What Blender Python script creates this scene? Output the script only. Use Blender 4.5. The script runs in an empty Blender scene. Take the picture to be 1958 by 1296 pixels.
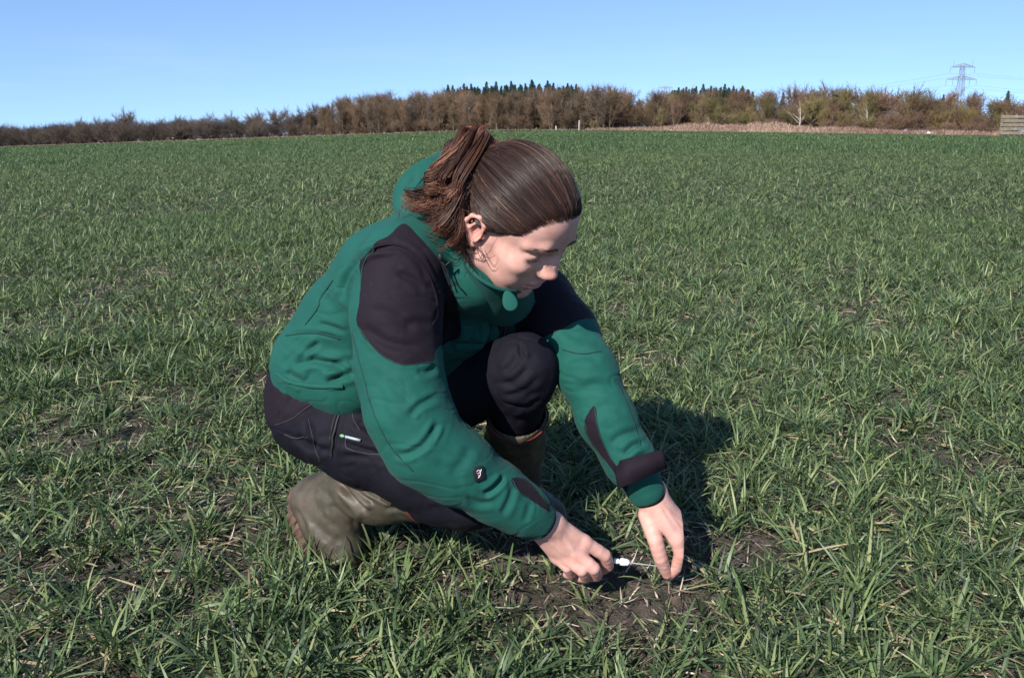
import bpy, math, random
import numpy as np
import openvdb
from mathutils import Vector, Matrix

# ---------------------------------------------------------------- camera, sky, sun, exposure
SC = bpy.context.scene
COL = SC.collection
CAM_H = 0.82
PITCH = math.atan(408 / 1700)          # looking down
FPX = 1700.0
cam_d = bpy.data.cameras.new("camera")
cam = bpy.data.objects.new("camera", cam_d)
COL.objects.link(cam)
cam.location = (0, 0, CAM_H)
cam.rotation_euler = (math.pi / 2 - PITCH, 0, 0)
cam_d.sensor_width = 36.0
cam_d.lens = 36.0 * FPX / 1958
cam_d.clip_start = 0.05
cam_d.clip_end = 9000
SC.camera = cam

SUN_EL, SUN_AZ = math.radians(36), math.radians(31)   # azimuth: left of straight behind the camera
to_sun = Vector((-math.sin(SUN_AZ) * math.cos(SUN_EL), -math.cos(SUN_AZ) * math.cos(SUN_EL), math.sin(SUN_EL)))
world = bpy.data.worlds.new("World")
SC.world = world
world.use_nodes = True
wn = world.node_tree
sky = wn.nodes.new('ShaderNodeTexSky')
sky.sky_type = 'NISHITA'
sky.sun_disc = False
sky.sun_elevation = SUN_EL
sky.sun_rotation = math.atan2(to_sun.x, to_sun.y)
sky.altitude = 0
sky.air_density = 1.0
sky.dust_density = 0.15
sky.ozone_density = 1.5
bg = wn.nodes['Background']
bg.inputs['Strength'].default_value = 0.128
# the clear spring sky keeps its blue down to the horizon: look up the sky a little higher than the true elevation
tc = wn.nodes.new('ShaderNodeTexCoord')
mp = wn.nodes.new('ShaderNodeMapping')
mp.inputs['Scale'].default_value = (1, 1, 1.35)
mp.inputs['Location'].default_value = (0, 0, .20)
wn.links.new(tc.outputs['Generated'], mp.inputs['Vector'])
nz = wn.nodes.new('ShaderNodeVectorMath')
nz.operation = 'NORMALIZE'
wn.links.new(mp.outputs[0], nz.inputs[0])
wn.links.new(nz.outputs[0], sky.inputs['Vector'])
tint = wn.nodes.new('ShaderNodeMix')
tint.data_type = 'RGBA'
tint.blend_type = 'MULTIPLY'
tint.inputs[0].default_value = 1
tint.inputs[7].default_value = (.92, 1.0, 1.10, 1)
# a trace of thin cloud low over the horizon
cm = wn.nodes.new('ShaderNodeMapping')
cm.inputs['Scale'].default_value = (3, 3, 26)
wn.links.new(tc.outputs['Generated'], cm.inputs['Vector'])
cn = wn.nodes.new('ShaderNodeTexNoise')
cn.inputs['Scale'].default_value = 2.2
cn.inputs['Detail'].default_value = 6
wn.links.new(cm.outputs[0], cn.inputs['Vector'])
cr = wn.nodes.new('ShaderNodeMapRange')
cr.inputs[1].default_value = .52; cr.inputs[2].default_value = .78; cr.inputs[3].default_value = 0; cr.inputs[4].default_value = .2
wn.links.new(cn.outputs['Fac'], cr.inputs[0])
sx_ = wn.nodes.new('ShaderNodeSeparateXYZ')
wn.links.new(tc.outputs['Generated'], sx_.inputs[0])
lo_ = wn.nodes.new('ShaderNodeMapRange')
lo_.inputs[1].default_value = .05; lo_.inputs[2].default_value = .10; lo_.inputs[3].default_value = 1; lo_.inputs[4].default_value = 0
wn.links.new(sx_.outputs[2], lo_.inputs[0])
cx2 = wn.nodes.new('ShaderNodeMath'); cx2.operation = 'MULTIPLY'
wn.links.new(cr.outputs[0], cx2.inputs[0]); wn.links.new(lo_.outputs[0], cx2.inputs[1])
cw = wn.nodes.new('ShaderNodeMix'); cw.data_type = 'RGBA'
wn.links.new(cx2.outputs[0], cw.inputs[0])
wn.links.new(sky.outputs[0], cw.inputs[6])
cw.inputs[7].default_value = (3.6, 4.1, 4.7, 1)
wn.links.new(cw.outputs[2], tint.inputs[6])
wn.links.new(tint.outputs[2], bg.inputs['Color'])
sun_d = bpy.data.lights.new("sun", 'SUN')
sun_d.energy = 5.0
sun_d.angle = math.radians(0.5)
sun_d.color = (1.0, 0.95, 0.88)
sun = bpy.data.objects.new("sun", sun_d)
COL.objects.link(sun)
sun.rotation_euler = to_sun.to_track_quat('Z', 'Y').to_euler()
SC.view_settings.view_transform = 'Standard'
SC.view_settings.look = 'None'
SC.view_settings.gamma = 1
SC.view_settings.exposure = 0.75
SC.render.engine = 'CYCLES'
SC.cycles.max_bounces = 6
SC.cycles.transparent_max_bounces = 6

# ---------------------------------------------------------------- helpers
CP, SP = math.cos(PITCH), math.sin(PITCH)


def P(px, py, Y):
    """A point of the place, read off the photograph and set at its own distance Y."""
    u, v = (px - 979) / FPX, (648 - py) / FPX
    d = np.array([u, CP + v * SP, -SP + v * CP])
    return np.array([0, 0, CAM_H]) + d * (Y / d[1])


def proj(V):
    q = V - np.array([0, 0, CAM_H])
    d = q[:, 1] * CP - q[:, 2] * SP
    u = q[:, 1] * SP + q[:, 2] * CP
    return 979 + FPX * q[:, 0] / d, 648 - FPX * u / d


def tag(o, label, cat, group=None, kind=None):
    o['label'] = label
    o['category'] = cat
    if group:
        o['group'] = group
    if kind:
        o['kind'] = kind
    return o


def empty(name, loc=(0, 0, 0)):
    o = bpy.data.objects.new(name, None)
    o.empty_display_size = 0.1
    o.location = loc
    COL.objects.link(o)
    return o


def make_obj(name, V, F, mat=None, parent=None, smooth=True, attrs=None, origin=None):
    """One mesh object from numpy vertices and faces (an (n,k) array or a list of such arrays)."""
    me = bpy.data.meshes.new(name)
    V = np.asarray(V, np.float32)
    if origin is not None:
        V = V - np.asarray(origin, np.float32)
    FL = F if isinstance(F, list) else [F]
    FL = [np.asarray(f, np.int32) for f in FL if len(f)]
    nl = sum(f.size for f in FL)
    npoly = sum(len(f) for f in FL)
    me.vertices.add(len(V))
    me.vertices.foreach_set('co', V.ravel())
    me.loops.add(nl)
    me.loops.foreach_set('vertex_index', np.concatenate([f.ravel() for f in FL]))
    me.polygons.add(npoly)
    tot = np.concatenate([np.full(len(f), f.shape[1], np.int32) for f in FL])
    st = np.concatenate([[0], np.cumsum(tot)[:-1]]).astype(np.int32)
    me.polygons.foreach_set('loop_start', st)
    me.polygons.foreach_set('loop_total', tot)
    me.polygons.foreach_set('use_smooth', np.full(npoly, smooth))
    for k, a in (attrs or {}).items():
        at = me.attributes.new(k, 'FLOAT', 'POINT')
        at.data.foreach_set('value', np.asarray(a, np.float32))
    me.update(calc_edges=True)
    o = bpy.data.objects.new(name, me)
    COL.objects.link(o)
    if mat:
        for m in (mat if isinstance(mat, (list, tuple)) else [mat]):
            me.materials.append(m)
    if parent:
        o.parent = parent
        o.matrix_parent_inverse = Matrix.Identity(4)
        if origin is None:
            # vertices are given in world space: keep them there
            par = Vector((0, 0, 0))
            q = parent
            while q:
                par += q.location
                q = q.parent
            o.location = -par
    if origin is not None:
        o.location = origin
    return o


def tubes(paths, radii, sides=3):
    """paths (N,M,3), radii (N,M) or (M,) -> V,F of N tubes."""
    paths = np.asarray(paths, float)
    N, M, _ = paths.shape
    radii = np.broadcast_to(np.asarray(radii, float), (N, M))
    T = np.gradient(paths, axis=1)
    T /= np.linalg.norm(T, axis=2, keepdims=True) + 1e-12
    ref = np.where(np.abs(T[:, :, 2:3]) > 0.9, np.array([1., 0, 0]), np.array([0, 0, 1.]))
    ref = np.broadcast_to(ref[:, M // 2:M // 2 + 1], T.shape)
    A = np.cross(T, ref)
    A /= np.linalg.norm(A, axis=2, keepdims=True) + 1e-9
    B = np.cross(T, A)
    ang = np.arange(sides) * 2 * math.pi / sides
    V = paths[:, :, None] + radii[:, :, None, None] * (A[:, :, None] * np.cos(ang)[:, None] + B[:, :, None] * np.sin(ang)[:, None])
    idx = np.arange(N * M * sides).reshape(N, M, sides)
    a = idx[:, :-1]; b = idx[:, 1:]
    F = np.stack([a, np.roll(a, -1, 2), np.roll(b, -1, 2), b], -1).reshape(-1, 4)
    return V.reshape(-1, 3), F


def spline(pts, n):
    """Catmull-Rom through pts -> n samples."""
    p = np.asarray(pts, float)
    k = len(p)
    if k == 2:
        t = np.linspace(0, 1, n)[:, None]
        return p[0] * (1 - t) + p[1] * t
    q = np.vstack([2 * p[0] - p[1], p, 2 * p[-1] - p[-2]])
    t = np.linspace(0, k - 1 - 1e-9, n)
    i = t.astype(int)
    f = (t - i)[:, None]
    a, b, c, d = q[i], q[i + 1], q[i + 2], q[i + 3]
    return 0.5 * ((2 * b) + (-a + c) * f + (2 * a - 5 * b + 4 * c - d) * f ** 2 + (-a + 3 * b - 3 * c + d) * f ** 3)


def merge(parts):
    """[(V,F),...] -> V, list of F."""
    Vs, Fs, n = [], [], 0
    for V, F in parts:
        Vs.append(np.asarray(V))
        for f in (F if isinstance(F, list) else [F]):
            Fs.append(np.asarray(f) + n)
        n += len(V)
    d = {}
    for f in Fs:
        d.setdefault(f.shape[1], []).append(f)
    return np.concatenate(Vs), [np.concatenate(x) for x in d.values()]


def box_vf(c, h, R=None):
    s = np.array([[x, y, z] for x in (-1, 1) for y in (-1, 1) for z in (-1, 1)], float) * np.asarray(h)
    if R is not None:
        s = s @ np.asarray(R).T
    F = np.array([[0, 1, 3, 2], [4, 6, 7, 5], [0, 4, 5, 1], [2, 3, 7, 6], [0, 2, 6, 4], [1, 5, 7, 3]])
    return s + np.asarray(c), F


def bar(a, b, w, t=None):
    """Square bar from a to b."""
    a, b = np.asarray(a, float), np.asarray(b, float)
    t = t or w
    d = b - a
    L = np.linalg.norm(d)
    d = d / L
    r = np.array([0, 0, 1.]) if abs(d[2]) < .9 else np.array([0, 1., 0])
    s = np.cross(d, r); s /= np.linalg.norm(s)
    u = np.cross(s, d)
    return box_vf((a + b) / 2, (L / 2, w / 2, t / 2), np.stack([d, s, u], 1))


def vnoise(p, seed=0):
    """Smooth value noise, p (n,3) -> (-1..1)."""
    i = np.floor(p).astype(np.int64)
    f = p - i
    f = f * f * (3 - 2 * f)
    out = np.zeros(len(p))
    for dx in (0, 1):
        for dy in (0, 1):
            for dz in (0, 1):
                h = ((i[:, 0] + dx) * 374761393 + (i[:, 1] + dy) * 668265263 + (i[:, 2] + dz) * 2147483647 + seed * 974711) & 0xffffffff
                h = ((h ^ (h >> 13)) * 1274126177) & 0xffffffff
                h = (h ^ (h >> 16)) & 0xffff
                w = (f[:, 0] if dx else 1 - f[:, 0]) * (f[:, 1] if dy else 1 - f[:, 1]) * (f[:, 2] if dz else 1 - f[:, 2])
                out += w * (h / 32767.5 - 1)
    return out


def fbm(p, octv=4, seed=0, gain=.5):
    o, a = 0, 1.
    for k in range(octv):
        o = o + a * vnoise(p * 2 ** k + 17.3 * k, seed + k)
        a *= gain
    return o


class Solid:
    """A body modelled as a blend of rounded shapes and meshed as ONE continuous surface."""

    def __init__(s, lo, hi, vox):
        s.lo = np.array(lo, float); s.vox = vox
        s.n = np.ceil((np.array(hi) - s.lo) / vox).astype(int) + 1
        s.a = np.full(s.n, 0.06, np.float32)
        s.ax = [(s.lo[i] + np.arange(s.n[i]) * vox).astype(np.float32) for i in range(3)]

    def _win(s, lo, hi, m):
        i0 = np.clip(np.floor((np.asarray(lo) - m - s.lo) / s.vox).astype(int), 0, s.n)
        i1 = np.clip(np.ceil((np.asarray(hi) + m - s.lo) / s.vox).astype(int) + 1, 0, s.n)
        sl = tuple(slice(i0[i], i1[i]) for i in range(3))
        g = [s.ax[i][sl[i]] for i in range(3)]
        return sl, g[0][:, None, None], g[1][None, :, None], g[2][None, None, :]

    def _put(s, sl, d, k, op):
        c = s.a[sl]
        if c.size == 0:
            return
        if op == 'add':
            if k > 0:
                h = np.maximum(k - np.abs(c - d), 0) / k
                s.a[sl] = np.minimum(c, d) - h * h * k * .25
            else:
                s.a[sl] = np.minimum(c, d)
        else:
            d = -d
            if k > 0:
                h = np.maximum(k - np.abs(c - d), 0) / k
                s.a[sl] = np.maximum(c, d) + h * h * k * .25
            else:
                s.a[sl] = np.maximum(c, d)

    def cone(s, a, b, ra, rb, k=.02, op='add'):
        a, b = np.asarray(a, float), np.asarray(b, float)
        r = max(ra, rb)
        sl, X, Y, Z = s._win(np.minimum(a, b) - r, np.maximum(a, b) + r, k + 3 * s.vox)
        ba = b - a
        L2 = float(ba @ ba) + 1e-12
        t = np.clip(((X - a[0]) * ba[0] + (Y - a[1]) * ba[1] + (Z - a[2]) * ba[2]) / L2, 0, 1)
        d = np.sqrt((X - a[0] - t * ba[0]) ** 2 + (Y - a[1] - t * ba[1]) ** 2 + (Z - a[2] - t * ba[2]) ** 2) - (ra + (rb - ra) * t)
        s._put(sl, d, k, op)

    def chain(s, pts, rad, k=.02, op='add'):
        for i in range(len(pts) - 1):
            s.cone(pts[i], pts[i + 1], rad[i], rad[i + 1], k, op)

    def ell(s, c, r, R=None, k=.02, op='add'):
        c, r = np.asarray(c, float), np.asarray(r, float)
        R = np.eye(3) if R is None else np.asarray(R)
        e = np.sqrt(((R * r) ** 2).sum(1))
        sl, X, Y, Z = s._win(c - e, c + e, k + 3 * s.vox)
        x, y, z = X - c[0], Y - c[1], Z - c[2]
        q = [(x * R[0, i] + y * R[1, i] + z * R[2, i]) for i in range(3)]
        k0 = np.sqrt(sum((q[i] / r[i]) ** 2 for i in range(3)))
        k1 = np.sqrt(sum((q[i] / r[i] ** 2) ** 2 for i in range(3))) + 1e-9
        s._put(sl, k0 * (k0 - 1) / k1, k, op)

    def box(s, c, h, R=None, rnd=.01, k=.01, op='add'):
        c, h = np.asarray(c, float), np.asarray(h, float)
        R = np.eye(3) if R is None else np.asarray(R)
        e = np.abs(R * h).sum(1)
        sl, X, Y, Z = s._win(c - e, c + e, k + 3 * s.vox)
        x, y, z = X - c[0], Y - c[1], Z - c[2]
        q = [np.abs(x * R[0, i] + y * R[1, i] + z * R[2, i]) - (h[i] - rnd) for i in range(3)]
        d = np.sqrt(sum(np.maximum(v, 0) ** 2 for v in q)) + np.minimum(np.maximum(q[0], np.maximum(q[1], q[2])), 0) - rnd
        s._put(sl, d, k, op)

    def mesh(s, smooth=0):
        g = openvdb.FloatGrid(0.06)
        g.copyFromArray(s.a)
        pts, quads = g.convertToQuads(isovalue=0.0)
        V = s.lo + np.asarray(pts, float) * s.vox
        F = np.asarray(quads).astype(np.int64)
        q = V[F]
        vol = np.einsum('ij,ij->i', q[:, 0], np.cross(q[:, 1], q[:, 2])).sum() + np.einsum('ij,ij->i', q[:, 0], np.cross(q[:, 2], q[:, 3])).sum()
        if vol < 0:
            F = F[:, ::-1]
        for _ in range(smooth):
            V = lap(V, F, .5)
        return V, F


def lap(V, F, w=.5):
    acc = np.zeros_like(V); cnt = np.zeros(len(V))
    for i in range(4):
        a, b = F[:, i], F[:, (i + 1) % 4]
        for j in range(3):
            acc[:, j] += np.bincount(a, V[b, j], len(V)) + np.bincount(b, V[a, j], len(V))
        cnt += np.bincount(a, minlength=len(V)) + np.bincount(b, minlength=len(V))
    return V + w * (acc / np.maximum(cnt, 1)[:, None] - V)


def vnormals(V, F):
    n = np.cross(V[F[:, 2]] - V[F[:, 0]], V[F[:, 3]] - V[F[:, 1]])
    out = np.zeros_like(V)
    for i in range(4):
        for j in range(3):
            out[:, j] += np.bincount(F[:, i], n[:, j], len(V))
    return out / (np.linalg.norm(out, axis=1, keepdims=True) + 1e-12)


def poly_sd(x, y, poly):
    """Signed distance (inside > 0) to a polygon."""
    p = np.asarray(poly, float)
    d = np.full(x.shape, 1e9)
    ins = np.zeros(x.shape, bool)
    for i in range(len(p)):
        a, b = p[i], p[(i + 1) % len(p)]
        e = b - a
        t = np.clip(((x - a[0]) * e[0] + (y - a[1]) * e[1]) / (e @ e), 0, 1)
        d = np.minimum(d, np.hypot(x - a[0] - t * e[0], y - a[1] - t * e[1]))
        c = (a[1] > y) != (b[1] > y)
        xi = a[0] + (y - a[1]) * e[0] / (e[1] if abs(e[1]) > 1e-9 else 1e-9)
        ins ^= c & (x < xi)
    return np.where(ins, d, -d)


def line_d(x, y, pts):
    """Distance to a polyline and the running fraction along it."""
    p = np.asarray(pts, float)
    seg = np.linalg.norm(np.diff(p, axis=0), axis=1)
    cum = np.concatenate([[0], np.cumsum(seg)])
    best = np.full(x.shape, 1e9); tt = np.zeros(x.shape); sg = np.zeros(x.shape)
    for i in range(len(p) - 1):
        a, e = p[i], p[i + 1] - p[i]
        t = np.clip(((x - a[0]) * e[0] + (y - a[1]) * e[1]) / (e @ e), 0, 1)
        dx, dy = x - a[0] - t * e[0], y - a[1] - t * e[1]
        d = np.hypot(dx, dy)
        m = d < best
        best = np.where(m, d, best)
        tt = np.where(m, (cum[i] + t * seg[i]) / cum[-1], tt)
        sg = np.where(m, np.sign(e[0] * dy - e[1] * dx), sg)
    return best, tt, sg


def carve(V, F, strokes, cond=None):
    """Sculpt folds: each stroke (points, depth in mm, half width in px, kind) presses a crease or raises a ridge."""
    N = vnormals(V, F)
    x, y = proj(V)
    view = np.array([0, 0, CAM_H]) - V
    view /= np.linalg.norm(view, axis=1, keepdims=True)
    f = np.clip(((N * view).sum(1) + .15) / .35, 0, 1)
    if cond is not None:
        f = f * cond
    D = np.zeros(len(V))
    for st in strokes:
        pts, amp, w = st[0], st[1] * 1e-3, st[2]
        kind = st[3] if len(st) > 3 else 'crease'
        if len(pts) > 2:
            pts = spline(pts, 16)
        d, t, s = line_d(x, y, pts)
        end = np.clip(np.minimum(t, 1 - t) / .22, 0, 1)
        end = end * end * (3 - 2 * end)
        if kind == 'crease':      # a valley with a soft swelling on each side
            pr = -np.exp(-(d / w) ** 2) + .55 * np.exp(-((d - 2.0 * w) / (1.1 * w)) ** 2)
        elif kind == 'ridge':
            pr = np.exp(-(d / w) ** 2)
        elif kind == 'seam':
            pr = -np.exp(-(d / w) ** 2)
            end = 1
        else:                       # step: overlap with one raised side
            pr = np.where(s > 0, 1, -1) * np.exp(-(d / (2 * w)) ** 2) * (1 - np.exp(-(d / (.35 * w)) ** 2))
        D += amp * pr * end
    return V + N * (D * f)[:, None]


# ---------------------------------------------------------------- materials
class NT:
    def __init__(s, name, rough=.8, spec=.3):
        s.m = bpy.data.materials.new(name)
        s.m.use_nodes = True
        s.t = s.m.node_tree
        s.b = s.t.nodes['Principled BSDF']
        s.b.inputs['Roughness'].default_value = rough
        s.b.inputs['Specular IOR Level'].default_value = spec
        s.co = None

    def n(s, kind, **kw):
        nd = s.t.nodes.new(kind)
        for k, v in kw.items():
            if k.startswith('i_'):
                nd.inputs[k[2:].replace('_', ' ')].default_value = v
            else:
                setattr(nd, k, v)
        return nd

    def l(s, a, b):
        s.t.links.new(a, b)

    def coord(s):
        if not s.co:
            s.co = s.n('ShaderNodeTexCoord').outputs['Object']
        return s.co

    def noise(s, scale, detail=4, rough=.55, vec=None, dist=0):
        nd = s.n('ShaderNodeTexNoise')
        nd.inputs['Scale'].default_value = scale
        nd.inputs['Detail'].default_value = detail
        nd.inputs['Roughness'].default_value = rough
        nd.inputs['Distortion'].default_value = dist
        s.l(vec or s.coord(), nd.inputs['Vector'])
        return nd.outputs['Fac']

    def ramp(s, fac, stops):
        nd = s.n('ShaderNodeValToRGB')
        el = nd.color_ramp.elements
        while len(el) < len(stops):
            el.new(.5)
        for e, (p, c) in zip(el, stops):
            e.position = p
            e.color = (*c, 1) if len(c) == 3 else c
        s.l(fac, nd.inputs[0])
        return nd.outputs[0]

    def mix(s, fac, a, b, mode='MIX'):
        nd = s.n('ShaderNodeMix', data_type='RGBA', blend_type=mode)
        for v, i in ((fac, 0), (a, 6), (b, 7)):
            if isinstance(v, (int, float)):
                nd.inputs[i].default_value = v
            elif isinstance(v, tuple):
                nd.inputs[i].default_value = (*v, 1)
            else:
                s.l(v, nd.inputs[i])
        return nd.outputs[2]

    def math(s, op, a, b=0.):
        nd = s.n('ShaderNodeMath', operation=op)
        for v, i in ((a, 0), (b, 1)):
            if isinstance(v, (int, float)):
                nd.inputs[i].default_value = v
            else:
                s.l(v, nd.inputs[i])
        return nd.outputs[0]

    def attr(s, name):
        nd = s.n('ShaderNodeAttribute', attribute_name=name)
        return nd.outputs['Fac']

    def color(s, c):
        if isinstance(c, tuple):
            s.b.inputs['Base Color'].default_value = (*c, 1)
        else:
            s.l(c, s.b.inputs['Base Color'])
        return s

    def bump(s, h, strength=.3, dist=.01):
        nd = s.n('ShaderNodeBump')
        nd.inputs['Strength'].default_value = strength
        nd.inputs['Distance'].default_value = dist
        s.l(h, nd.inputs['Height'])
        s.l(nd.outputs[0], s.b.inputs['Normal'])
        return s


def simple(name, c, rough=.7, spec=.3, var=.25, scale=40, metal=0):
    t = NT(name, rough, spec)
    f = t.noise(scale)
    a = tuple(x * (1 - var) for x in c)
    b = tuple(min(1, x * (1 + var)) for x in c)
    t.color(t.ramp(f, [(.3, a), (.7, b)]))
    t.b.inputs['Metallic'].default_value = metal
    return t.m


rng = np.random.default_rng(11)
# ================================================================ land
EDGE = np.array([(-420., 470.), (-143., 252.), (-41., 176.), (-18., 163.), (10., 150.), (34., 131.), (63., 108.), (95., 84.), (260., -20.)])


def terr(x, y):
    r = np.hypot(x, y)
    w = np.clip((r - 4) / 14, 0, 1); w = w * w * (3 - 2 * w)
    sp = lambda q, k: np.logaddexp(0, q / k) * k
    z = -.0365 * sp(-x - 3, 3.) - .0135 * sp(x - 22, 6.)
    return z * w


def edge_d(x, y):
    """Signed distance to the field edge: positive beyond the crop."""
    d, t, s = line_d(x, y, EDGE)
    return d * np.where(s > 0, 1, -1)


# ground: one sheet, fine near the camera, out to the horizon
ra = [.25]
while ra[-1] < 6000:
    r = ra[-1]
    ra.append(r * (1.0062 if r < 5 else 1.012 if r < 20 else 1.03))
ra = np.array(ra)
th_f = np.radians(np.arange(-44, 44.01, .22))
th_b = np.radians(np.arange(50, 311, 6.))
tha = np.concatenate([th_f, th_b])
R_, T_ = np.meshgrid(ra, tha, indexing='ij')
gx, gy = (R_ * np.sin(T_)).ravel(), (R_ * np.cos(T_)).ravel()


def soil(x, y):
    p = np.stack([x, y, np.zeros_like(x)], 1)
    r = np.hypot(x, y)
    f = np.clip((7 - r) / 3, 0, 1)
    n = fbm(p * 9, 3, 2) * .012 + np.abs(fbm(p * 30, 3, 7)) * .012 + fbm(p * 95, 2, 13) * .0028
    return n * f - .006 * f


gz = terr(gx, gy) + soil(gx, gy)
nR, nT = R_.shape
idx = np.arange(nR * nT).reshape(nR, nT)
a = idx[:-1]; b = idx[1:]
GF = np.stack([a, np.roll(a, -1, 1), np.roll(b, -1, 1), b], -1).reshape(-1, 4)[:, ::-1]
cen = len(gx)
gV = np.concatenate([np.stack([gx, gy, gz], 1), [[0, 0, 0]]])
GT = np.stack([np.full(nT, cen), np.roll(idx[0], -1), idx[0]], 1)[:, ::-1]
ed = edge_d(gV[:, 0], gV[:, 1])
q = gV[GF]; up = np.cross(q[:, 1] - q[:, 0], q[:, 2] - q[:, 0])[:, 2].sum()
if up < 0:
    GF = GF[:, ::-1]; GT = GT[:, ::-1]
t = NT('field_soil', .92, .15)
n1 = t.noise(3.0, 6, .6); n2 = t.noise(26, 5, .65); n3 = t.noise(170, 3)
c = t.ramp(n2, [(.25, (.045, .036, .030)), (.5, (.10, .080, .066)), (.72, (.17, .138, .116)), (.9, (.24, .20, .17))])
c = t.mix(t.math('MULTIPLY', n3, .35), c, (.035, .025, .018))
c = t.mix(t.math('MULTIPLY', t.math('GREATER_THAN', t.noise(7, 4), .56), .35), c, (.035, .055, .022))
crop = t.ramp(t.noise(.35, 4), [(.3, (.055, .092, .038)), (.7, (.072, .115, .045))])
c = t.mix(t.attr('crop'), c, crop)
c = t.mix(t.attr('beyond'), c, t.ramp(t.noise(.6, 4), [(.3, (.10, .075, .05)), (.7, (.17, .13, .08))]))
t.color(c)
n4 = t.noise(75, 5, .7)
t.bump(t.math('ADD', t.math('ADD', n2, n4), t.math('MULTIPLY', n3, .5)), .95, .02)
rr_ = np.hypot(gV[:, 0], gV[:, 1])
ground = make_obj('ground', gV, [GF, GT], t.m, attrs={'beyond': np.clip(ed / 1.5, 0, 1), 'crop': np.clip((rr_ - 9) / 40, 0, .9)})
ground['kind'] = 'structure'

# ---------------------------------------------------------------- young winter cereal
rw = np.random.default_rng(77)


def leaves(base, az, el0, bend, L, W, M, droop=1.5, twist=None):
    """Curved tapering leaf blades -> V (N*M*2+...), F."""
    N = len(base)
    s = np.linspace(0, 1, M)
    el = el0[:, None] - bend[:, None] * s[None] ** droop
    ds = np.diff(s, prepend=0)[None] * L[:, None]
    hr = np.cumsum(np.cos(el) * ds, 1); hz = np.cumsum(np.sin(el) * ds, 1)
    dirx, diry = np.cos(az), np.sin(az)
    C = np.stack([base[:, 0:1] + hr * dirx[:, None], base[:, 1:2] + hr * diry[:, None], base[:, 2:3] + hz], 2)
    tw = (twist if twist is not None else np.zeros(N))[:, None] * s[None]
    T = np.stack([np.cos(el) * dirx[:, None], np.cos(el) * diry[:, None], np.sin(el)], 2)
    A = np.stack([-diry, dirx, 0 * az], 1)[:, None] * np.ones((1, M, 1))
    B = np.cross(T, A)
    side = A * np.cos(tw)[:, :, None] + B * np.sin(tw)[:, :, None]
    wp = W[:, None] * np.minimum(1, .45 + s * 2.2)[None] * np.clip(1 - s, 0, 1)[None] ** .55 * .5
    wp[:, -1] = W * .02
    V = np.stack([C - side * wp[:, :, None], C + side * wp[:, :, None]], 2)
    i = np.arange(N * M * 2).reshape(N, M, 2)
    F = np.stack([i[:, :-1, 0], i[:, :-1, 1], i[:, 1:, 1], i[:, 1:, 0]], -1).reshape(-1, 4)
    return V.reshape(-1, 3), F


def wedge(n, r0, r1, half=43):
    r = np.sqrt(rw.random(n) * (r1 * r1 - r0 * r0) + r0 * r0)
    a = np.radians((rw.random(n) * 2 - 1) * half)
    return np.stack([r * np.sin(a), r * np.cos(a)], 1)


ROW_A = math.radians(21)
rc_, rs_ = math.cos(ROW_A), math.sin(ROW_A)


def to_rows(p, pitch=.125, jit=.028):
    u = p[:, 0] * rc_ - p[:, 1] * rs_
    v = p[:, 0] * rs_ + p[:, 1] * rc_
    u = (np.floor(u / pitch) + .5) * pitch + rw.normal(size=len(u)) * jit
    return np.stack([u * rc_ + v * rs_, -u * rs_ + v * rc_], 1)


def keep_off(p):
    """Bare where she stands, kneels and works with her hands."""
    x, y = p[:, 0], p[:, 1]
    k = np.ones(len(p), bool)
    k &= ~(((x + .335) / .06) ** 2 + ((y - 1.585) / .075) ** 2 < 1)
    k &= ~(((x - .015) / .075) ** 2 + ((y - 1.79) / .12) ** 2 < 1)
    k &= ~((x > .015) & (x < .20) & (y > 1.27) & (y < 1.44) & (rw.random(len(p)) < .6))
    k &= ~((x > .17) & (x < .36) & (y > 1.32) & (y < 1.52) & (rw.random(len(p)) < .82))
    k &= ~((x > -.25) & (x < .05) & (y > 1.40) & (y < 1.72) & (rw.random(len(p)) < .45))
    return k


def gap(p):
    q = np.stack([p[:, 0], p[:, 1], np.zeros(len(p))], 1)
    n = fbm(q * np.array([4.1, 3.0, 1]) + 3.1, 3, 41)
    r = np.hypot(p[:, 0], p[:, 1])
    left = np.clip(-(p[:, 0] + .2) / .8, 0, 1)
    thr = np.clip(.95 - .10 * (r - 1.2), .22, 1.) * (.45 + .12 * left)
    return np.clip((n + .90 - thr * .8) / .6, .34, 1)


wheat_parts, wheat_tone = [], []


def add_leaves(V, F, tone, M):
    wheat_parts.append((V, F)); wheat_tone.append(np.repeat(tone, M * 2))


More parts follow.
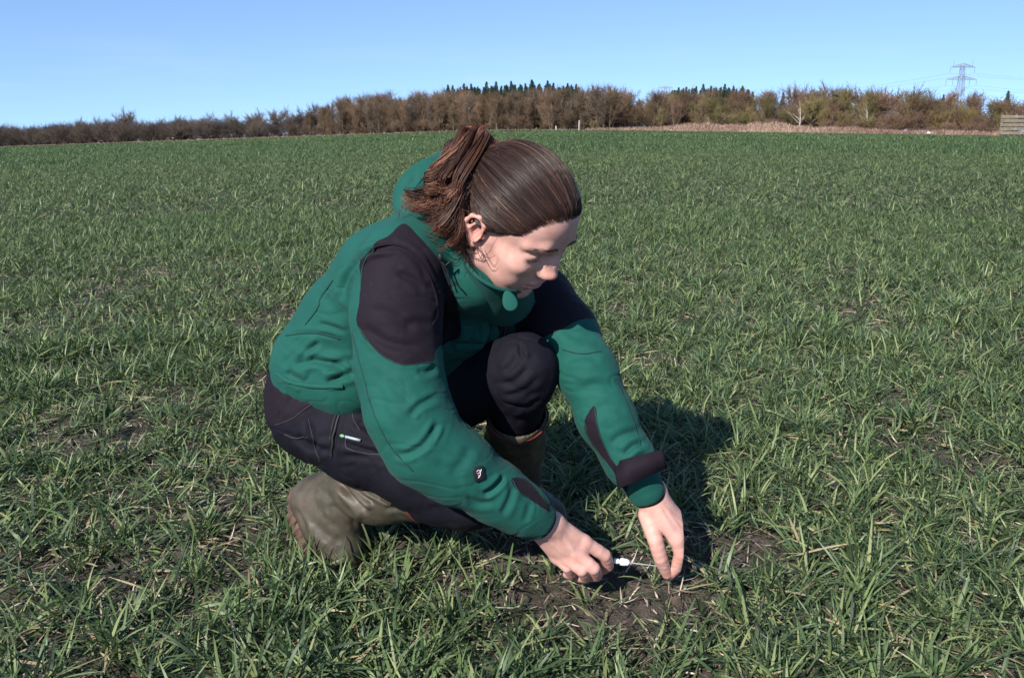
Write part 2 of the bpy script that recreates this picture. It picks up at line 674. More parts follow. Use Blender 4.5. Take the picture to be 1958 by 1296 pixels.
def plants(n, r0, r1, tillers, lv, M, lsc=1., wsc=1., rows=True):
    half = 56 if r1 < 5 else 50
    p = wedge(int(n * half / 43), r0, r1, half)
    if rows:
        p = to_rows(p)
    p = p[keep_off(p)]
    p = p[rw.random(len(p)) < gap(p)] if r0 < 9 else p
    N = len(p)
    vig = np.clip(1 + .22 * rw.normal(size=N) + .18 * fbm(np.stack([p[:, 0] * 1.3, p[:, 1] * 1.3, 0 * p[:, 0]], 1), 2, 51), .5, 1.6)
    ptone = rw.random(N)
    k = tillers * lv
    pid = np.repeat(np.arange(N), k)
    m = len(pid)
    ti = np.tile(np.repeat(np.arange(tillers), lv), N)
    ta = (rw.random((N, tillers)) * 2 * math.pi).ravel()
    ta = np.repeat(ta, lv)
    lean = np.repeat((rw.random((N, tillers)) ** .8 * .9).ravel(), lv)        # tiller lean from vertical
    b = np.zeros((m, 3))
    rad = .003 + .030 * rw.random(m) ** 1.3
    b[:, 0] = p[pid, 0] + np.cos(ta) * rad
    b[:, 1] = p[pid, 1] + np.sin(ta) * rad
    b[:, 2] = terr(b[:, 0], b[:, 1]) + (soil(b[:, 0], b[:, 1]) if r0 < 6 else 0)
    b[:, 2] += rw.random(m) * .022 * lsc
    az = ta + rw.normal(size=m) * 1.3
    el = np.clip(math.pi / 2 - lean - .10 - .45 * rw.random(m), .12, 1.5)
    flat = rw.random(m) < .26
    el = np.where(flat, .05 + .25 * rw.random(m), el)
    bend = np.where(flat, .25 * rw.random(m), .06 + .90 * rw.random(m) ** 1.8)
    L = (.032 + .053 * rw.random(m)) * vig[pid] * lsc
    W = (.0030 + .0029 * rw.random(m)) * np.sqrt(vig[pid]) * wsc
    tone = np.clip(.45 + .26 * (ptone[pid] - .5) + .28 * rw.normal(size=m), 0, .93)
    dead = flat & (rw.random(m) < .35)
    tone = np.where(dead, .97 + .03 * rw.random(m), tone)
    tone = np.where(flat & ~dead, tone * .8, tone)
    V, F = leaves(b, az, el, bend, L, W, M, 1.3, rw.normal(size=m) * .9)
    add_leaves(V, F, tone, M)


plants(10800, .75, 3.6, 3, 4, 6, 1.0, 1.15)
plants(10500, .75, 3.4, 2, 2, 5, .6, .9, rows=False)
plants(46000, 3.4, 9., 3, 3, 4, 1.0, 1.35)
plants(34000, 4, 9.5, 2, 2, 4, .8, 1.2, rows=False)
plants(120000, 9., 30., 2, 3, 4, 1.3, 2.1, rows=False)
# beyond: simple blades, fewer and broader with distance, right up to the edge
for r0_, r1_, n_, L_, w_, in ((28, 56, 300000, .15, .024), (52, 112, 330000, .19, .058), (105, 320, 200000, .22, .12)):
    p = wedge(int(n_ * 1.1), r0_, r1_, 44)
    p = p[edge_d(p[:, 0], p[:, 1]) < -.3]
    N = len(p)
    b = np.stack([p[:, 0], p[:, 1], terr(p[:, 0], p[:, 1])], 1)
    V, F = leaves(b, rw.random(N) * 6.28, 1.3 - .8 * rw.random(N), .9 * rw.random(N), L_ * (.7 + .6 * rw.random(N)), w_ * (.7 + .6 * rw.random(N)), 3)
    nz_ = fbm(np.stack([p[:, 0] * .25, p[:, 1] * .12, 0 * p[:, 0]], 1), 3, 61)
    add_leaves(V, F, np.clip(.43 + .19 * rw.normal(size=N) + .05 * nz_, 0, .93), 3)
V_, F_ = merge(wheat_parts)
t = NT('cereal_leaf', .45, .28)
at = t.attr('tone')
c = t.ramp(at, [(0, (.022, .035, .019)), (.25, (.048, .080, .034)), (.5, (.084, .130, .052)), (.72, (.140, .188, .072)), (.935, (.22, .25, .11)), (.955, (.24, .19, .10)), (1, (.38, .31, .19))])
t.color(c)
tr = t.n('ShaderNodeBsdfTranslucent')
t.l(t.mix(.5, c, (.10, .20, .03)), tr.inputs['Color'])
mx = t.n('ShaderNodeMixShader')
mx.inputs[0].default_value = .22
t.l(t.b.outputs[0], mx.inputs[1]); t.l(tr.outputs[0], mx.inputs[2])
t.l(mx.outputs[0], t.t.nodes['Material Output'].inputs['Surface'])
M_leaf = t.m
wheat = make_obj('cereal_crop', V_, F_, M_leaf, attrs={'tone': np.concatenate(wheat_tone)})
tag(wheat, 'young green cereal crop with narrow leaves covering the whole field', 'crop', kind='stuff')
del wheat_parts, wheat_tone, V_, F_

# dead leaves and straw lying on the soil
N = 66000
p = wedge(N, .8, 6.)
b = np.stack([p[:, 0], p[:, 1], soil(p[:, 0], p[:, 1]) + .004 + .012 * rw.random(N)], 1)
V, F = leaves(b, rw.random(N) * 6.28, rw.normal(size=N) * .18, rw.normal(size=N) * .35, .018 + .055 * rw.random(N) ** 2, .0016 + .0034 * rw.random(N), 4, 1., rw.normal(size=N))
t = NT('withered_leaf', .8, .2)
t.color(t.ramp(t.attr('tone'), [(0, (.04, .032, .024)), (.3, (.06, .068, .04)), (.5, (.15, .12, .085)), (.75, (.30, .24, .165)), (1, (.50, .43, .33))]))
lit = make_obj('withered_leaves', V, F, t.m, attrs={'tone': np.repeat(rw.random(N), 8)})
tag(lit, 'withered straw coloured leaf scraps strewn over the bare soil', 'leaf litter', kind='stuff')

# clods and crumbs of earth
ico_o = []
import bmesh
bm = bmesh.new(); bmesh.ops.create_icosphere(bm, subdivisions=1, radius=1.0)
iv = np.array([v.co[:] for v in bm.verts]); iF = np.array([[v.index for v in f.verts] for f in bm.faces]); bm.free()
N = 9000
p = wedge(N, .8, 4.5)
p = p[keep_off(p)]; N = len(p)
sz = .0025 + .0085 * rw.random(N) ** 3.6
V = iv[None] * (sz[:, None, None] * (.6 + .8 * rw.random((N, 1, 3)))) * (1 + .35 * rw.normal(size=(N, len(iv), 1)))
V = V + np.stack([p[:, 0], p[:, 1], soil(p[:, 0], p[:, 1]) + sz * .35], 1)[:, None]
F = (iF[None] + (np.arange(N) * len(iv))[:, None, None]).reshape(-1, 3)
t = NT('earth_crumb', .9, .15)
t.color(t.ramp(t.attr('tone'), [(0, (.028, .020, .015)), (.6, (.085, .064, .050)), (.96, (.14, .11, .09)), (.99, (.22, .19, .16)), (1, (.5, .47, .43))]))
cl = make_obj('soil_crumbs', V.reshape(-1, 3), F, t.m, smooth=False, attrs={'tone': np.repeat(rw.random(N), len(iv))})
tag(cl, 'loose crumbs of brown earth and small pale stones on the soil', 'soil crumbs', kind='stuff')

# the seedling she is working on
bx_ = P(1250, 1112, 1.475); bx_[2] = 0
m = 9
b = np.tile(bx_, (m, 1)) + rw.normal(size=(m, 3)) * np.array([.006, .006, .0])
V, F = leaves(b, np.array([-.4, .3, 2.9, 3.4, 1.2, -1.2, -2.2, 2.2, .0]), np.array([1.35, 1.2, 1.25, .9, 1.3, .9, .8, 1.0, .7]), np.array([.7, .9, .8, .9, .5, .8, .6, .9, .5]), np.array([.095, .08, .10, .08, .09, .06, .06, .07, .06]), np.full(m, .0052), 7, 1.3, rw.normal(size=m) * .5)
sd = make_obj('seedling', V, F, M_leaf, attrs={'tone': np.repeat(np.array([.7, .6, .8, .85, .5, .7, .6, .8, .75]), 14)}, origin=bx_)
tag(sd, 'small bright cereal plant between the pinching fingers and the tool tip', 'seedling')
# ================================================================ trees and far things
rt = np.random.default_rng(404)


def bark(name, c, var=.3):
    t = NT(name, .85, .15)
    r = t.n('ShaderNodeObjectInfo').outputs['Random']
    n = t.noise(3, 3)
    k = t.math('ADD', t.math('MULTIPLY', r, .6), t.math('MULTIPLY', n, .4))
    t.color(t.ramp(k, [(.2, tuple(v * (1 - var) for v in c)), (.8, tuple(v * (1 + var) for v in c))]))
    return t.m


def grow(seed, form):
    """A leafless tree of unit height: (trunk V,F), (crown V,F)."""
    g = np.random.default_rng(seed)
    big, twig = [], []
    rb, rtw = [], []

    def path(p, d, L, n, curve, upk):
        pts = [p]
        d = d / np.linalg.norm(d)
        for i in range(n - 1):
            d = d + g.normal(size=3) * curve + np.array([0, 0, upk])
            d /= np.linalg.norm(d)
            pts.append(pts[-1] + d * L / (n - 1))
        return np.array(pts)
    f = form
    stems = f.get('stems', 1)
    limbs = []
    for s in range(stems):
        a = g.random() * 6.28
        ln = f['lean'] * (g.random() * .6 + .7) if stems > 1 else f['lean'] * g.random()
        d = np.array([math.cos(a) * ln, math.sin(a) * ln, 1])
        b = np.array([math.cos(a), math.sin(a), 0]) * (.05 * (stems > 1) * g.random())
        tp = path(b, d, f['trunk'] * (1 if stems == 1 else .65 + .4 * g.random()), 6, f.get('wob', .06), .05)
        big.append(tp); rb.append(np.linspace(f['r'], f['r'] * .45, 6))
        nl = f['limbs'] // stems + 1
        for i in range(nl):
            t = f['first'] + (1 - f['first']) * (i + g.random() * .8) / nl
            t = min(t, 1.)
            k = t * 5; j = min(int(k), 4)
            p = tp[j] + (tp[j + 1] - tp[j]) * (k - j)
            a = g.random() * 6.28 + i * 2.4
            e = f['up'] + .35 * g.normal()
            dd = np.array([math.cos(a), math.sin(a), e])
            L = f['limb_len'] * (1.15 - .55 * (t - f['first']) / (1.001 - f['first'])) * (.75 + .5 * g.random())
            lp = path(p, dd, L, 6, f.get('lwob', .13), f.get('lup', .10))
            limbs.append(lp); big.append(lp); rb.append(np.linspace(f['r'] * .42, f['r'] * .10, 6))
    subs = []
    for lp in limbs:
        for i in range(f['subs']):
            k = (1.2 + 3.7 * g.random()); j = min(int(k), 4)
            p = lp[j] + (lp[j + 1] - lp[j]) * (k - j)
            base = lp[j + 1] - lp[j]; base /= np.linalg.norm(base)
            d = base * .7 + g.normal(size=3) * .65 + np.array([0, 0, f.get('subup', .35)])
            sp_ = path(p, d, f['limb_len'] * (.35 + .3 * g.random()), 6, .14, .06)
            subs.append(sp_)
    T = f['twigs']
    src = [s for s in subs + limbs]
    for sp_ in src:
        for i in range(T):
            k = .6 + 4.39 * g.random(); j = min(int(k), 4)
            p = sp_[j] + (sp_[j + 1] - sp_[j]) * (k - j)
            base = sp_[j + 1] - sp_[j]; base /= np.linalg.norm(base) + 1e-9
            d = base * .8 + g.normal(size=3) * .55 + np.array([0, 0, f.get('twup', .3)])
            L = f['twig_len'] * (.5 + .9 * g.random())
            twig.append(path(p, d, L, 4, .16, f.get('tup', .05)))
    big = np.array(big)
    tw = np.array(twig)
    m = max(big[:, :, 2].max(), tw[:, :, 2].max())
    A = tubes(big / m, np.array(rb), 4)
    B = tubes(tw / m, f['tr'] * np.array([1., .85, .6, .25])[None], 3)
    S = tubes(np.array(subs) / m, np.linspace(max(f['r'] * .13, f['tr'] * 1.2), f['tr'], 6)[None], 3)
    B = (np.concatenate([B[0], S[0]]), np.concatenate([B[1], S[1] + len(B[0])]))
    return A, B


FORMS = {
    'wood': dict(trunk=.84, r=.0135, lean=.08, limbs=22, first=.12, up=1.25, limb_len=.34, subs=5, twigs=6, twig_len=.13, tr=.0023, lup=.12, subup=.4),
    'wide': dict(trunk=.56, r=.022, lean=.06, limbs=16, first=.36, up=.62, limb_len=.42, subs=8, twigs=9, twig_len=.11, tr=.0030, lup=.07),
    'bush': dict(trunk=.55, r=.012, lean=.45, stems=6, limbs=24, first=.15, up=.55, limb_len=.30, subs=4, twigs=7, twig_len=.16, tr=.0032, lup=.06),
    'osier': dict(trunk=.80, r=.009, lean=.28, stems=9, limbs=30, first=.12, up=1.6, limb_len=.30, subs=4, twigs=6, twig_len=.22, tr=.0028, lup=.25, twup=.8, subup=.8),
    'pale': dict(trunk=.66, r=.021, lean=.05, limbs=11, first=.28, up=.85, limb_len=.40, subs=5, twigs=6, twig_len=.11, tr=.0022, lup=.10),
    'gnarl': dict(trunk=.34, r=.034, lean=.25, limbs=9, first=.5, up=.32, limb_len=.70, subs=6, twigs=6, twig_len=.15, tr=.0030, lup=.03, wob=.16, lwob=.26),
}
B_wood = bark('brown_twigs', (.135, .091, .058)); B_woodt = bark('brown_bark', (.15, .122, .088))
B_hedge = bark('grey_twigs', (.070, .054, .045)); B_hedget = bark('grey_bark', (.060, .050, .042))
B_wide = bark('dusky_twigs', (.115, .088, .068))
B_osier = bark('yellow_twigs', (.185, .138, .062)); B_osiert = bark('olive_bark', (.17, .125, .06))
B_pink = bark('reddish_twigs', (.165, .104, .070))
B_pale = bark('pale_bark', (.36, .31, .25), .15)
B_dark = bark('dark_bark', (.035, .028, .022))
B_green = bark('olive_twigs', (.15, .125, .055))


def proto(form, seed):
    A, B = grow(seed, FORMS[form])
    out = []
    for nm, (V, F) in (('trunk', A), ('crown', B)):
        o = make_obj(nm, V, F)
        me = o.data
        bpy.data.objects.remove(o)
        out.append(me)
    return out


PRO = {k: [proto(k, 100 * i + 7 + sd) for sd in range(n)] for i, (k, n) in enumerate((('wood', 5), ('wide', 3), ('bush', 4), ('osier', 3), ('pale', 2), ('gnarl', 2)))}
TREE_ME = {}


def tree(name, form, x, y, H, tm, cm, label, cat, group=None, wid=1., var=None):
    pr = PRO[form]
    k = rt.integers(len(pr)) if var is None else var % len(pr)
    key = (form, k, tm.name, cm.name)
    if key not in TREE_ME:
        a, b = pr[k][0].copy(), pr[k][1].copy()
        a.materials.append(tm); b.materials.append(cm)
        TREE_ME[key] = (a, b)
    a, b = TREE_ME[key]
    r = empty(name, (x, y, float(terr(np.array([x]), np.array([y]))[0]) - .05))
    r.rotation_euler = (0, 0, rt.random() * 6.28)
    r.scale = (H * wid, H * wid, H)
    for nm, me in (('trunk', a), ('crown', b)):
        o = bpy.data.objects.new(nm, me)
        COL.objects.link(o)
        o.parent = r
    tag(r, label, cat, group)
    return r


def at_edge(s, off):
    """Point a fraction s along the field edge, off metres beyond it."""
    seg = np.linalg.norm(np.diff(EDGE, axis=0), axis=1)
    c = np.concatenate([[0], np.cumsum(seg)])
    i = min(np.searchsorted(c, s, 'right') - 1, len(seg) - 1)
    d = (EDGE[i + 1] - EDGE[i]) / seg[i]
    return EDGE[i] + d * (s - c[i]) + np.array([-d[1], d[0]]) * off


segc = np.concatenate([[0], np.cumsum(np.linalg.norm(np.diff(EDGE, axis=0), axis=1))])
TOP = np.array([(-200, 246), (0, 243), (60, 242), (120, 238), (200, 234), (300, 230), (400, 229), (500, 228), (575, 225), (590, 200), (620, 193), (680, 184), (740, 179), (800, 180), (850, 173), (920, 172), (1000, 172), (1100, 168), (1140, 160), (1200, 172), (1300, 172), (1400, 166), (1500, 160), (1600, 158), (1700, 162), (1800, 166), (1860, 170), (1958, 178), (2200, 182)])


def h_for(x, y, py=None):
    d = y * CP + CAM_H * SP
    px = 979 + FPX * x / d
    top = np.interp(px, TOP[:, 0], TOP[:, 1]) if py is None else py
    v = (648 - top) / FPX
    z = CAM_H + y * (-SP + v * CP) / (CP + v * SP)
    return z - float(terr(np.array([x]), np.array([y]))[0]), px


def at_px(px, D):
    return (px - 979) / FPX * (D * CP + CAM_H * SP)


# the hedge on the left: low bushes in one line, taller trees rising out of it
s = segc[1] - 60
while s < segc[2] - 1:
    for off, hh in ((2.2, .95), (4., .45), (6.5, 1.12)):
        q = at_edge(s + rt.normal() * .7, off + rt.normal() * .5)
        H, px = h_for(*q)
        if -120 < px < 596:
            tree('hedge_bush', 'bush', q[0], q[1], H * hh * (.90 + .3 * rt.random()), B_hedget, B_hedge if rt.random() < .7 else B_wide, 'dark leafless hedge bush in the long low line left of the wood', 'bush', 'bushes of the field hedge', 1.25)
    s += 3.6
for px, top, lab in ((240, 207, 'tallest round bare tree rising from the hedge on the left'), (160, 224, None), (190, 222, None), (110, 232, None), (345, 219, None), (400, 214, None), (445, 212, None), (492, 209, 'round bare tree in the hedge, first of the pair beside the wood'), (533, 205, 'broad bare tree in the hedge, second of the pair beside the wood'), (560, 212, None), (578, 214, None), (20, 240, None), (308, 226, None), (365, 222, None)):
    D = 176 + (590 - px) * .13 + 9
    x = at_px(px, D)
    H, _ = h_for(x, D, top)
    if lab:
        tree('bare_tree', 'wide', x, D, H * 1.12, B_hedget, B_wide, lab, 'tree', None, 1.05)
    else:
        tree('bare_tree', 'wide', x, D, H * 1.08, B_hedget, B_wide, 'smaller bare tree standing above the field hedge on the left', 'tree', 'trees above the field hedge')
# the wood in the middle
for off, step, k in ((2.5, 1.9, .97), (5.5, 2.1, 1.04), (9.5, 2.5, 1.08), (15, 2.9, 1.10), (22, 3.4, 1.12)):
    s = segc[2] - 1
    while s < segc[4] + 3 + off * .5:
        q = at_edge(s + rt.normal() * .6, off + rt.normal() * .9)
        H, px = h_for(*q)
        if 585 < px < 1175 or off > 3:
            tree('woodland_tree', 'wood', q[0], q[1], H * k * (.76 + .32 * rt.random()), B_woodt, B_wood if rt.random() < .7 else B_pink if rt.random() < .6 else B_wide, 'slender leafless brown tree in the dense wood behind the field', 'tree', 'trees of the brown wood', 1.0 if off < 3 else 1.2)
        s += step
# undergrowth along the foot of the wood
for off, step, h0 in ((1.6, 2.6, 1.6), (8, 2.6, 2.2), (17, 3.0, 3.), (26, 3.2, 3.4)):
    s = segc[2] - 1
    while s < segc[4] + off * .7:
        q = at_edge(s, off + rt.random())
        tree('woodland_shrub', 'bush', q[0], q[1], h0 + 2. * rt.random(), B_hedget, B_wood, 'low leafless shrub at the foot of the brown wood', 'shrub', 'shrubs at the foot of the wood', 1.35)
        s += step
for off, step in ((6.5, 2.4), (17, 3.0), (27, 3.2)):
    s = segc[4] - 2 if off > 7 else segc[5] + 6
    while s < segc[7] + 14:
        q = at_edge(s, off + rt.random())
        tree('copse_shrub', 'bush', q[0], q[1], (2.4 if off > 7 else 1.3) + (2. if off > 7 else 1.) * rt.random(), B_hedget, B_pink, 'low leafless shrub between the trunks of the right-hand copse', 'shrub', 'shrubs under the copse', 1.4)
        s += step
# looser trees and shrubs on the right, behind the dry bank
for off, step, k in ((9, 3.2, .82), (14, 3.0, .98), (20, 3.2, 1.05), (27, 3.5, 1.08), (34, 4.2, 1.12)):
    s = segc[4] - 1
    while s < segc[7] + 14:
        q = at_edge(s + rt.normal() * 1., off + rt.normal() * 1.3)
        H, px = h_for(*q)
        if px < 2080:
            u = rt.random()
            yl = np.clip((px - 1480) / 250, 0, 1) * .6
            if off < 20 and u < yl * .7 + .06:
                tree('willow_shrub', 'osier', q[0], q[1], H * k * (.62 + .25 * rt.random()), B_osiert, B_osier, 'yellow-twigged bare willow bush behind the dry grass bank', 'shrub', 'yellow willow bushes on the right', 1.1)
            elif off < 12 and u < yl + .35:
                tree('bramble_shrub', 'bush', q[0], q[1], H * (.34 + .25 * rt.random()), B_hedget, B_pink if rt.random() < .6 else B_green, 'low reddish bare shrub between the dry bank and the taller trees', 'shrub', 'reddish shrubs behind the bank', 1.3)
            else:
                tree('copse_tree', 'wood' if rt.random() < .6 else 'wide', q[0], q[1], H * k * (.78 + .26 * rt.random()), B_woodt, (B_wood, B_pink, B_green)[rt.integers(3)], 'tall bare tree in the copse on the right behind the bank', 'tree', 'bare trees of the right-hand copse', 1.15)
        s += step
for px, D, top, form, tm, cm, nm, lab, wd in ((1152, 158, 180, 'wide', B_green, B_green, 'mossy_tree', 'olive-green bare tree standing alone right of the two field posts', 1.),
                                              (1283, 152, 186, 'gnarl', B_dark, B_hedge, 'gnarled_tree', 'dark crooked tree with wide twisting limbs behind the bank', .9),
                                              (1245, 156, 196, 'gnarl', B_dark, B_hedge, 'gnarled_tree', 'dark leaning tree with forked stem beside the crooked one', .8),
                                              (1527, 134, 172, 'pale', B_pale, B_pink, 'pale_tree', 'pale-barked forked tree standing out before the copse', 1.),
                                              (1354, 150, 190, 'pale', B_pale, B_green, 'pale_tree', 'thin pale-stemmed tree beyond the middle of the bank', .8),
                                              (1655, 128, 182, 'pale', B_pale, B_green, 'pale_tree', 'slim pale-stemmed tree among the yellow willow bushes', .7),
                                              (1135, 150, 226, 'osier', B_osiert, B_osier, 'willow_shrub', 'small yellow bush right beside the taller field post', 1.5)):
    x = at_px(px, D); H, _ = h_for(x, D, top)
    tree(nm, form, x, D, H, tm, cm, lab, 'shrub' if 'shrub' in nm else 'tree', None, wd)


# conifers rising behind the wood
def conifer(seed):
    g = np.random.default_rng(seed)
    tk = tubes(np.array([[[0, 0, 0], [0, 0, .5], [0, 0, 1.]]]), np.array([[.016, .010, .002]]), 5)
    pa = []
    for i in range(46):
        h = .16 + .83 * (i / 46) ** .8
        L = .24 * (1.0 - h) ** .9 + .003
        n = 9 if h < .8 else 6
        for k in range(n):
            a = g.random() * 6.28
            l = L * (.6 + .6 * g.random())
            b = np.array([0, 0, h])
            d = np.array([math.cos(a), math.sin(a), .12 - .3 * (1 - h)])
            st_ = [b + d * l * q + np.array([0, 0, .05 * l * q * q]) for q in (0, .5, 1.)]
            pa.append(st_)
            for m in range(6):
                q = .25 + .7 * g.random()
                c0 = b + d * l * q
                dd = d * .5 + g.normal(size=3) * .5
                kk = .25 + 1.6 * (1 - h)
                pa.append([c0, c0 + dd * .03 * kk, c0 + dd * .055 * kk + np.array([0, 0, -.006 * kk])])
    V, F = tubes(np.array(pa), np.array([.0030, .0042, .001])[None], 3)
    return tk, (V, F)


t = NT('needles', .7, .2)
t.color(t.ramp(t.n('ShaderNodeObjectInfo').outputs['Random'], [(0, (.014, .030, .018)), (1, (.026, .048, .024))]))
CON = []
for sd in range(3):
    A, B = conifer(900 + sd)
    oa = make_obj('trunk', *A, B_dark); ob = make_obj('crown', *B, t.m)
    CON.append((oa.data, ob.data)); bpy.data.objects.remove(oa); bpy.data.objects.remove(ob)
cx = [(px, 149 + 8 * abs(px - 1000) / 150 + 17 * rt.random()) for px in np.arange(860, 1104, 8.)] + [(px, 159 + 7 * abs(px - 1000) / 150 + 7 * rt.random()) for px in np.arange(858, 1106, 4.5)] + [(px, 166 + 6 * rt.random()) for px in np.arange(1283, 1430, 6.)] + [(px, 158 + 15 * rt.random()) for px in np.arange(1283, 1430, 9.)] + [(px, 172 + 8 * rt.random()) for px in list(np.arange(1435, 1960, 60.))]
for px, top in cx:
    D = 205 + 14 * rt.random()
    if px > 1250:
        D = 190 + 20 * rt.random()
    px = px + rt.normal() * 2
    x = at_px(px, D); H, _ = h_for(x, D, top)
    r = empty('conifer', (x, D, float(terr(np.array([x]), np.array([D]))[0]) - .05))
    r.scale = (H * .9, H * .9, H)
    r.rotation_euler = (0, 0, rt.random() * 6.28)
    me = CON[rt.integers(3)]
    for nm, m_ in zip(('trunk', 'crown'), me):
        o = bpy.data.objects.new(nm, m_); COL.objects.link(o); o.parent = r
    if px < 1200:
        tag(r, 'dark green conifer whose tip shows above the brown wood', 'conifer', 'conifers behind the brown wood')
    else:
        tag(r, 'dark green conifer showing between the tops of the right-hand copse', 'conifer', 'conifers behind the copse')

# dry grass: a bank on the right, a thin strip along the rest of the edge
sg = np.arange(segc[4] + 1.5, segc[7] + 20, .8)
og = np.arange(.8, 9.01, .35)
bkV = []
for s_ in sg:
    k = np.clip((s_ - segc[4] - 7) / 16, 0, 1) * np.clip((segc[5] + 24 - s_) / 22, .22, 1)
    for o_ in og:
        q = at_edge(s_, o_)
        hh = k * .9 * math.sin(np.clip((o_ - .8) / 8.2, 0, 1) * math.pi) ** .8 * (1 + .25 * math.sin(s_ * .5) + .15 * math.sin(s_ * 1.7))
        bkV.append((q[0], q[1], float(terr(np.array([q[0]]), np.array([q[1]]))[0]) + hh + .004))
bkV = np.array(bkV)
ii_ = np.arange(len(bkV)).reshape(len(sg), len(og))
bF = np.stack([ii_[:-1, :-1], ii_[1:, :-1], ii_[1:, 1:], ii_[:-1, 1:]], -1).reshape(-1, 4)
bk = make_obj('bank_terrain', bkV, bF, simple('bank_earth', (.22, .155, .105), .9, .1, .3, .8))
bk['kind'] = 'structure'
N = 52000
i_ = rt.integers(len(bF), size=N)
w_ = rt.random((N, 2))
q4 = bkV[bF[i_]]
b = (q4[:, 0] * ((1 - w_[:, :1]) * (1 - w_[:, 1:])) + q4[:, 1] * (w_[:, :1] * (1 - w_[:, 1:])) + q4[:, 2] * (w_[:, :1] * w_[:, 1:]) + q4[:, 3] * ((1 - w_[:, :1]) * w_[:, 1:]))
n2 = 15000
ss = rt.random(n2) * (segc[4] + 4 - segc[1] + 40) + segc[1] - 40
b2 = np.array([at_edge(s_, o_) for s_, o_ in zip(ss, .2 + 1.2 * rt.random(n2))])
b2 = np.concatenate([b2, terr(b2[:, 0], b2[:, 1])[:, None]], 1)
hb = np.concatenate([.35 + .45 * rt.random(N), .18 + .30 * rt.random(n2)])
b = np.concatenate([b, b2]); N = len(b)
V, F = leaves(b, rt.random(N) * 6.28, 1.45 - .5 * rt.random(N), .3 + 1.1 * rt.random(N), hb, .03 + .03 * rt.random(N), 4)
t = NT('dry_grass', .85, .15)
t.color(t.ramp(t.attr('tone'), [(0, (.17, .10, .075)), (.5, (.31, .205, .155)), (1, (.45, .33, .25))]))
tone = np.clip(rt.random(N) * .6 + .2 + .25 * vnoise(b * .25, 4), 0, 1)
dg = make_obj('dry_grass', V, F, t.m, attrs={'tone': np.repeat(tone, 8)})
tag(dg, 'tall beige dry grass on the bank and along the edge of the field', 'dry grass', kind='stuff')

# two field posts
M_post = simple('weathered_post', (.34, .30, .25), .85, .15, .3, 6)
for px, y0, y1, D, wd, lab in ((1064, 241, 256, 146, .26, 'short leaning weathered post at the field edge before the wood'), (1107, 230, 252, 148, .24, 'taller upright weathered post at the field edge')):
    x = at_px(px, D)
    h, _ = h_for(x, D, y0)
    z0 = float(terr(np.array([x]), np.array([D]))[0])
    lean = -.12 if px < 1080 else .02
    g = np.array([[[0, 0, -.3], [lean * .5 * h, 0, h * .5], [lean * h * .95, 0, h * .93], [lean * h, 0, h]]])
    V, F = tubes(g, np.array([[wd * .5, wd * .48, wd * .45, wd * .2]]), 8)
    o = make_obj('post', V + np.array([x, D, z0]), F, M_post, origin=(x, D, z0))
    tag(o, lab, 'post')

# weathered board fence at the right edge
D = 110.
x0, x1 = at_px(1911, D), at_px(1998, D)
fe = empty('board_fence', (x0, D, float(terr(np.array([x0]), np.array([D]))[0])))
tag(fe, 'weathered grey board fence panel at the right edge beside the bank', 'fence')
htop, _ = h_for(x0, D, 219)
zb = fe.location.z
M_board = simple('weathered_board', (.17, .148, .118), .9, .12, .4, 4)
hb_ = (htop - .2) / 5
for k in range(5):
    V, F = bar((x0, D, zb + .18 + hb_ * (k + .5)), (x1, D, zb + .18 + hb_ * (k + .5)), .05, hb_ * .68)
    make_obj('board', V, F, M_board, fe, smooth=False)
for k in range(4):
    xx = x0 + .1 + (x1 - x0 - .2) * k / 3
    V, F = bar((xx, D + .09, zb - .2), (xx, D + .09, zb + htop + .08), .12)
    make_obj('fence_post', V, F, M_board, fe, smooth=False)
# pale stone on the verge
x = at_px(1776, 117.); z0 = float(terr(np.array([x]), np.array([117.]))[0])
sv = iv * np.array([.32, .22, .2]) * (1 + .15 * rt.normal(size=(len(iv), 1)))
o = make_obj('stone', sv + np.array([x, 117., z0 + .30]), iF, simple('pale_stone', (.6, .58, .55), .8), smooth=False, origin=(x, 117., z0))
tag(o, 'pale stone lying at the foot of the dry bank', 'stone')


# lattice pylons
M_steel = simple('galvanised_steel', (.20, .22, .25), .5, .4, .15, .2)


